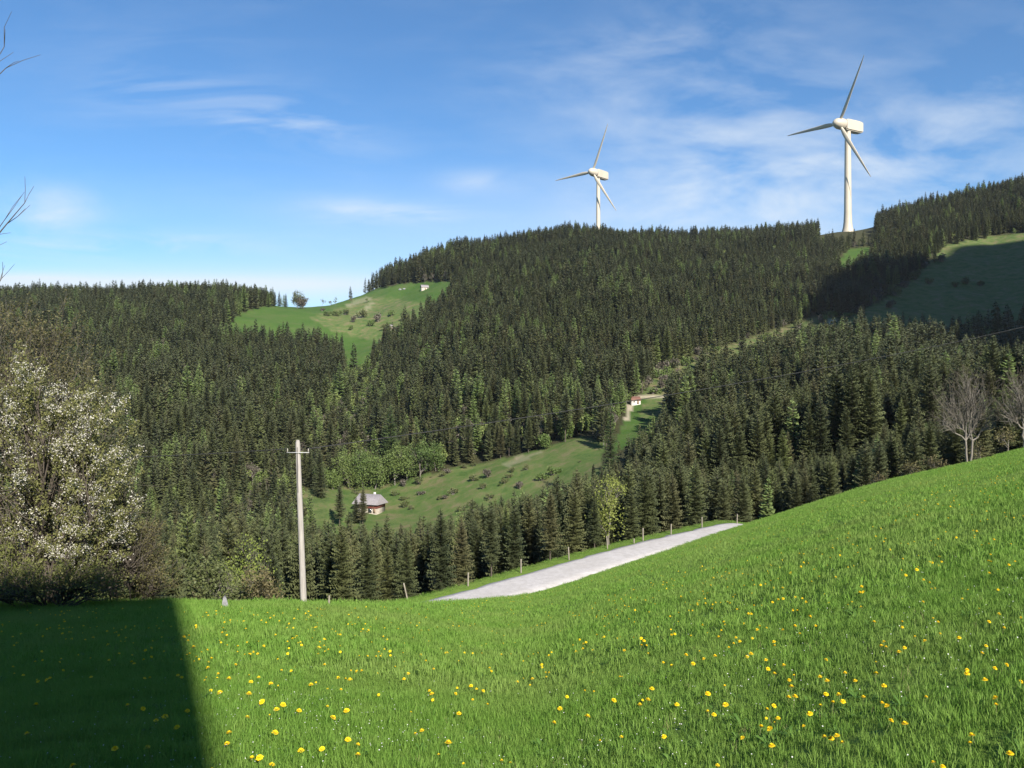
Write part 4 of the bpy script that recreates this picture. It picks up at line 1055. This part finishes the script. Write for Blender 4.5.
# ------------------------------------------------------------------ wind turbines
def turbine(u, vhub, d, vbase, Lpx, label, tower_px=6.2, zfoot=None, a_first=35, yaw=39, tilt=-11):
    x = (u - 512) / F * d; zh = EYE + (384 - vhub) / F * d
    zg = float(H(np.array([x]), np.array([d]))[0])
    zb = zg - 1 if zfoot is None else min(zfoot, zg - 1)
    s = d / F                                       # metres per pixel out there
    R = Lpx * s; k = R / 69.0 * .98
    root = empty('wind_turbine', (x, d, zb)); tag(root, label, 'wind turbine', 'wind turbines on the ridge')
    los = math.atan2(x, d); ang = los + math.pi + math.radians(yaw)
    n = np.array([math.sin(ang), math.cos(ang), 0]); rt = np.cross(-n, [0, 0, 1.]); up = np.array([0, 0, 1.])
    hz = zh - zb
    # tower
    wt = .5 * tower_px * s; mb = MB()
    hh = np.array([0, .02, .05, .1, .2, .5, .8, 1.0]) * (hz - 4.5 * k); rr = wt * np.array([1.95, 1.75, 1.5, 1.3, 1.16, 1.06, .97, .9])
    mb.tube([[0, 0, h] for h in hh], rr, 24); mb.build('tower', M['turbine'], root, True)
    # nacelle: a rounded box along -n from the hub
    def frame(a, b, c): return np.array([0, 0, hz]) - n * a + rt * b + up * c
    off = -6.5 * k                                  # front face of the nacelle along -n
    bm = bmesh.new(); L = 27 * k; w = 9.0 * k; h = 12.2 * k
    vs = []
    for a, sc in ((0, .86), (2.5*k, 1.0), (L*.75, 1.0), (L, .92)):
        vs.append([bm.verts.new(Vector(frame(off + a, b * w / 2 * sc, c * h / 2 * sc - .2*k))) for b, c in ((-1, -1), (1, -1), (1, 1), (-1, 1))])
    for i in range(3):
        for j in range(4): bm.faces.new([vs[i][j], vs[i][(j+1) % 4], vs[i+1][(j+1) % 4], vs[i+1][j]])
    bm.faces.new(vs[0]); bm.faces.new(vs[-1][::-1]); bmesh.ops.recalc_face_normals(bm, faces=bm.faces)
    bmesh.ops.bevel(bm, geom=bm.edges[:], offset=1.0*k, segments=3, affect='EDGES')
    me = bpy.data.meshes.new('nacelle'); bm.to_mesh(me); bm.free(); link('nacelle', me, M['turbine'], root)
    mb = MB(); mb.tube([frame(off - 2.2*k, 0, 0), frame(off + .4*k, 0, 0)], [5.3*k, 5.3*k], 24); mb.build('collar', M['turbine_dark'], root, True)
    mb = MB(); aa = np.array([-22.0, -21.7, -20.5, -18, -14, -8.7]) ; rr = np.array([.3, 1.6, 3.2, 4.8, 6.0, 6.0])
    mb.tube([frame(a*k, 0, 0) for a in aa], rr*k, 24); mb.build('hub', M['turbine'], root, True)
    tl = math.radians(tilt); n2 = n * math.cos(tl) + up * math.sin(tl); up2 = up * math.cos(tl) - n * math.sin(tl)
    hubc = np.array([0, 0, hz]) + n * 14.0 * k; n, up = n2, up2
    for a0 in (a_first, a_first + 120, a_first + 240):
        a = math.radians(a0); e = math.sin(a) * rt + math.cos(a) * up; ch = math.cos(a) * rt - math.sin(a) * up
        mb = MB(); st = [(0.03, 1.6, 1.6), (.08, 1.7, 1.5), (.16, 2.7, .95), (.24, 3.0, .75), (.45, 2.3, .55), (.7, 1.6, .35), (.9, 1.0, .22), (1.0, .35, .1)]
        rings = []
        for t, c, th in st:
            o = hubc + e * R * t; cc = []
            tw = math.radians(18 * (1 - t)); cd = ch * math.cos(tw) + n * math.sin(tw); nd = n * math.cos(tw) - ch * math.sin(tw)
            for q in range(12):
                g = 6.283 * q / 12; cc.append(o + cd * (math.cos(g) * c * .8 * k + (c - 1.6) * .35 * k * (t > .1)) + nd * math.sin(g) * th * k)
            rings.append(np.array(cc))
        v = np.concatenate(rings); m = 12
        mb.add(v, [[i*m+j, i*m+(j+1) % m, (i+1)*m+(j+1) % m, (i+1)*m+j] for i in range(len(st)-1) for j in range(m)])
        mb.add(rings[-1], [list(range(m))]); mb.add(rings[0], [list(range(m))])
        mb.build('blade', M['turbine'], root, True)
turbine(847.8, 125.5, 1010, 230, 65.2, 'larger cream white wind turbine, its whole tower showing in a gap of the ridge forest')
turbine(598.2, 173.8, 1130, 224, 48, 'smaller cream white wind turbine with its foot hidden behind the wooded hilltop', 3.9, None, 30, 37, -9)

# ------------------------------------------------------------------ buildings
def hut(name, loc, rz, w, d, h, rh, wallm, roofm, label, cat='hut', over=.4, hip=0.0, upper=None, openings=(), chimney=False, group=None):
    root = empty(name, loc, rz); tag(root, label, cat, group)
    mb = MB(); x, y = w / 2, d / 2
    mb.add([[-x,-y,-1.5],[x,-y,-1.5],[x,y,-1.5],[-x,y,-1.5],[-x,-y,h],[x,-y,h],[x,y,h],[-x,y,h]], [[0,1,5,4],[1,2,6,5],[2,3,7,6],[3,0,4,7]])
    if hip < .05:
        for sx in (-x, x): mb.add([[sx,-y,h],[sx,y,h],[sx,0,h+rh*.96]], [[0,1,2]])
    mb.build('wall', wallm, root)
    if upper:
        mb = MB(); e = .05; z0 = h * .46
        for sx, sy, wx, wy in ((0, -y - e/2, w + 2*e, e), (0, y + e/2, w + 2*e, e)): mb.box((sx, sy, (z0 + h) / 2), (wx, wy, h - z0))
        for sx in (-1, 1): mb.box((sx * (x + e/2), 0, (z0 + h) / 2), (e, d - .004, h - z0))
        mb.build('timber_storey', upper, root)
    X, Y = x + over, y + over; zo = h - over * rh / y * .8; rx = X - hip * X; th = .18
    top = np.array([[-X,-Y,zo],[X,-Y,zo],[X,Y,zo],[-X,Y,zo],[-rx,0,h+rh],[rx,0,h+rh]]) + [0, 0, th]
    bot = top - [0, 0, th]; v = np.concatenate([top, bot])
    mb = MB(); mb.add(v, [[0,1,5,4],[2,3,4,5],[6,10,11,7],[8,11,10,9],[0,6,7,1],[2,8,9,3]]); 
    if hip > .05: mb.add(v, [[1,2,5],[3,0,4],[7,11,8],[9,10,6]]); mb.add(v, [[1,7,8,2],[3,9,6,0]])
    else: mb.add(v, [[1,7,11,5],[2,5,11,8],[3,9,10,4],[0,4,10,6]])
    rf = mb.build('roof', roofm, root)
    if chimney:
        mb = MB(); mb.box((w*.18, d*.1, h + rh*.95), (.7, .7, 1.8)); mb.build('chimney', M['plaster'], rf)
    for kind, ox, oz, ow, oh in openings:
        mb = MB(); mb.box((ox, -y - .04, oz), (ow, .06, oh))
        if kind == 'door': mb.build('door', M['timber'], root)
        elif kind == 'opening': mb.build('opening', M['glass'], root)
        else:
            f = mb.build('window', M['timber_pale'], root)
            mb = MB(); mb.box((ox, -y - .075, oz), (ow * .8, .012, oh * .82)); mb.build('pane', M['glass'], f)
    return root
g = ray_ground(370, 511.5, 0, 220); print('farmhouse', g)
hut('farmhouse', g, math.radians(-20), 8.8, 6.4, 3.5, 2.7, M['plaster_old'], M['shingle'], 'old valley farmhouse with grey hipped roof, red brown timber above pale old walls', 'farmhouse', .8, .16, M['timber_red'],
    [('opening', 1.8, .85, 1.4, 1.5), ('opening', -.4, .9, .8, .8), ('door', 3.6, .85, .9, 1.7), ('window', -2.4, .9, .8, .8), ('window', .8, 2.65, .7, .7), ('window', 2.9, 2.65, .7, .7)], True)
# a spruce before its left half
x, y, z = ground_at(362.5, g[1] - 16); place_spruce(x, y, z, 13.0, 2, 1.0, 'slender spruce standing in front of the old farmhouse', None)
x, y, z = ground_at(355.5, g[1] - 14); place_spruce(x, y, z, 9.5, 1, .4, 'short spruce before the left corner of the old farmhouse', None)
x, y, z = ground_at(339.5, g[1] - 20); place_spruce(x, y, z, 15.0, 3, 2.0, 'slender spruce just left of the old farmhouse', None)
g = ray_ground(424.5, 290, 0, 500); print(g)
if g: hut('hill_hut', g, .35, 7.5, 6, 3.0, 2.6, M['timber_pale'], M['shingle'], 'small hut with pale roof at the top of the high meadow by the forest', over=.6, openings=[('door', 0, 1, 1.2, 2), ('window', 2.6, 1.8, 1, 1)])
g = ray_ground(635, 404, 0, 200)
if g: hut('garden_hut', g, .2, 4.2, 3.4, 1.8, 1.5, M['plaster'], M['tile'], 'tiny white hut with reddish roof beside the little sunlit meadow', over=.3, openings=[('door', .8, .85, .9, 1.7), ('window', -1, 1.1, .7, .7)])
g = ray_ground(531, 433, 0, 200)
if g: hut('hunting_hide', g, .3, 1.9, 1.9, 3.0, .9, M['timber_pale'], M['shingle'], 'pale wooden hide standing among the spruces above the pasture tip', over=.25, openings=[('opening', 0, 2.2, 1.1, .6), ('door', .3, .8, .7, 1.5)])
g = ray_ground(391, 330, 0, 500)
if g: hut('wooden_shed', g, .4, 2.4, 2.4, 3.6, 1.2, M['timber_pale'], M['shingle'], 'narrow pale shed among the shrubs of the saddle meadow', over=.3, openings=[('door', 0, .9, .9, 1.8)])
for k, (u, v) in enumerate([(400, 290), (404, 289.5)]):
    g = ray_ground(u, v, 0, 500)
    if g:
        bm = bmesh.new(); bmesh.ops.create_icosphere(bm, subdivisions=2, radius=1)
        rr = np.random.default_rng(k)
        for q in bm.verts: q.co = Vector((q.co.x * 1.9, q.co.y * 1.3, q.co.z * 1.1)) * float(rr.uniform(.9, 1.08))
        me = bpy.data.meshes.new('pale_rock'); bm.to_mesh(me); bm.free()
        o = link('pale_rock', me, M['stone']); o.location = (g[0], g[1], g[2] + .5); tag(o, 'pale rock lying at the top edge of the high meadow', 'rock', 'pale rocks on the high meadow')

# the house beside the viewer that throws the shadow on the meadow
def big_house():
    # in the light's own frame: across p, along q; its right wall at p = .30
    p0, p1, q0, q1 = -14.5, .30, -11.5, -2.2
    c = PX * (p0 + p1) / 2 + QX * (q0 + q1) / 2; rz = math.atan2(PX[1], PX[0])
    zg = float(H(np.array([c[0]]), np.array([c[1]]))[0]) - .2
    zridge = EYE + 14.5
    hut('farmhouse', (c[0], c[1], zg), rz, p1 - p0, q1 - q0, zridge - zg - 3.6, 3.6, M['plaster'], M['tile'],
        'large white house beside the viewer whose shadow falls on the meadow', 'farmhouse', .03, 0.0, M['timber'],
        [('door', 0, 1.1, 1.1, 2.2)] + [('window', a, b, 1.0, 1.2) for a in (-5, -2.5, 2.5, 5) for b in (1.6, 4.3, 7.0)])
big_house()

# ------------------------------------------------------------------ air between here and the far ridge
def haze():
    mb = MB(); mb.box((0, 0, 210), (3900, 3900, 680)); m = bpy.data.materials.new('air'); m.use_nodes = True
    nt = m.node_tree; nt.nodes.clear(); o = nt.nodes.new('ShaderNodeOutputMaterial'); v = nt.nodes.new('ShaderNodeVolumePrincipled')
    v.inputs['Color'].default_value = (.86, .90, .95, 1); v.inputs['Density'].default_value = 4e-5; v.inputs['Anisotropy'].default_value = .2
    nt.links.new(v.outputs[0], o.inputs['Volume'])
    h = mb.build('haze', m); h['kind'] = 'stuff'
if HAZE: haze()

# ------------------------------------------------------------------ light, sky, camera
w = bpy.data.worlds.new('World'); SC.world = w; w.use_nodes = True
nt = w.node_tree; nt.nodes.clear()
out = N(nt, 'ShaderNodeOutputWorld'); bg = N(nt, 'ShaderNodeBackground'); nt.links.new(bg.outputs[0], out.inputs[0])
sky = N(nt, 'ShaderNodeTexSky'); sky.sky_type = 'NISHITA'; sky.sun_disc = False
sky.sun_elevation = SUN_EL; sky.sun_rotation = math.atan2(TS[0], TS[1]); sky.altitude = 900; sky.air_density = 1.0; sky.dust_density = .25; sky.ozone_density = 1.6
bg.inputs['Strength'].default_value = .060
tc = N(nt, 'ShaderNodeTexCoord').outputs['Generated']
sp = N(nt, 'ShaderNodeSeparateXYZ'); nt.links.new(tc, sp.inputs[0])
yy = math_(nt, 'MAXIMUM', sp.outputs[1], .05)
U_ = math_(nt, 'DIVIDE', sp.outputs[0], yy); W_ = math_(nt, 'DIVIDE', sp.outputs[2], yy)
front = math_(nt, 'GREATER_THAN', sp.outputs[1], .05)
cv = N(nt, 'ShaderNodeCombineXYZ'); nt.links.new(U_, cv.inputs[0]); nt.links.new(W_, cv.inputs[1])
def cirrus(scale, rotz, stretch, lo, hi, detail=7, dist=.6, off=(0, 0, 0)):
    mp = N(nt, 'ShaderNodeMapping'); mp.inputs['Rotation'].default_value = (0, 0, rotz); mp.inputs['Scale'].default_value = stretch; mp.inputs['Location'].default_value = off
    nt.links.new(cv.outputs[0], mp.inputs[0])
    n = N(nt, 'ShaderNodeTexNoise'); n.inputs['Scale'].default_value = scale; n.inputs['Detail'].default_value = detail; n.inputs['Roughness'].default_value = .58; n.inputs['Distortion'].default_value = dist
    nt.links.new(mp.outputs[0], n.inputs['Vector'])
    return ramp(nt, n.outputs[0], [(lo, (0, 0, 0)), (hi, (1, 1, 1))])
def blob(u, v, su, sv, tilt=0.0, amp=1.0):
    """a soft patch of sky round the direction seen at pixel (u, v)"""
    a = math_(nt, 'SUBTRACT', U_, (u - 512) / F); b = math_(nt, 'SUBTRACT', W_, (384 - v) / F)
    c, s = math.cos(tilt), math.sin(tilt)
    p = math_(nt, 'ADD', math_(nt, 'MULTIPLY', a, c / (su / F)), math_(nt, 'MULTIPLY', b, s / (su / F)))
    q = math_(nt, 'SUBTRACT', math_(nt, 'MULTIPLY', b, c / (sv / F)), math_(nt, 'MULTIPLY', a, s / (sv / F)))
    r2 = math_(nt, 'ADD', math_(nt, 'MULTIPLY', p, p), math_(nt, 'MULTIPLY', q, q))
    return math_(nt, 'MULTIPLY', math_(nt, 'EXPONENT', math_(nt, 'MULTIPLY', r2, -1.0)), amp)
def add(*a):
    r = a[0]
    for k in a[1:]: r = math_(nt, 'ADD', r, k)
    return r
c1 = cirrus(4.6, .55, (1.0, 2.6, 1), .40, .74, 10, .25)
c2 = cirrus(5.0, .12, (.8, 5.0, 1), .42, .80, off=(3, 1, 0))
c3 = cirrus(9.0, .9, (1, 2.0, 1), .30, .62, off=(7, 2, 0))
m1 = add(blob(720, 150, 130, 95, .35, .8), blob(960, 140, 150, 70, .35, .7), blob(600, 60, 160, 40, .3, .35), blob(860, 190, 180, 45, .1, .4))
m2 = add(blob(230, 105, 130, 26, -.18, .55), blob(405, 213, 75, 11, -.05, .8), blob(100, 245, 150, 12, .0, .95), blob(320, 130, 60, 18, -.25, .35))
m3 = add(blob(50, 208, 46, 24, 0, .62), blob(480, 182, 40, 12, 0, .35))
low = add(blob(150, 292, 420, 30, .0, .75), blob(190, 284, 330, 10, .0, .5), blob(20, 285, 60, 10, 0, .7), blob(560, 235, 420, 50, .0, .45))
cl = add(math_(nt, 'MULTIPLY', c1, m1), math_(nt, 'MULTIPLY', c2, m2), math_(nt, 'MULTIPLY', c3, m3), math_(nt, 'MULTIPLY', low, .75), math_(nt, 'MULTIPLY', math_(nt, 'MULTIPLY', c1, c2), .15))
cl = math_(nt, 'MULTIPLY', math_(nt, 'MINIMUM', cl, .9), front)
SKYC = N(nt, 'ShaderNodeMix', data_type='RGBA', blend_type='MULTIPLY'); SKYC.inputs[0].default_value = 1.0; SKYC.inputs[7].default_value = (.54, .92, 1.20, 1)
nt.links.new(sky.outputs[0], SKYC.inputs[6])
mixs = N(nt, 'ShaderNodeMix', data_type='RGBA'); nt.links.new(cl, mixs.inputs[0]); nt.links.new(SKYC.outputs[2], mixs.inputs[6])
mixs.inputs[7].default_value = (6.4, 7.0, 7.6, 1)
nt.links.new(mixs.outputs[2], bg.inputs[0])

sun = bpy.data.lights.new('sun', 'SUN'); sun.energy = 5.0; sun.angle = math.radians(1.0); sun.color = (1.0, .93, .82)
so = bpy.data.objects.new('sun', sun); COL.objects.link(so)
d = Vector((TS[0] * math.cos(SUN_EL), TS[1] * math.cos(SUN_EL), math.sin(SUN_EL)))
so.rotation_euler = d.to_track_quat('Z', 'Y').to_euler(); so.location = d * 60

cam = bpy.data.cameras.new('camera'); cam.sensor_width = 36; cam.lens = F / 1024 * 36; cam.clip_start = .05; cam.clip_end = 6000
co = bpy.data.objects.new('camera', cam); COL.objects.link(co); co.location = (0, 0, EYE); co.rotation_euler = (math.pi / 2, 0, 0)
SC.camera = co
vs = SC.view_settings; vs.view_transform = 'Standard'; vs.look = 'None'; vs.exposure = 1.15; vs.gamma = 1; vs.use_curve_mapping = False
SC.cycles.use_denoising = True
SC.cycles.max_bounces = 6; SC.cycles.diffuse_bounces = 3; SC.cycles.transparent_max_bounces = 8
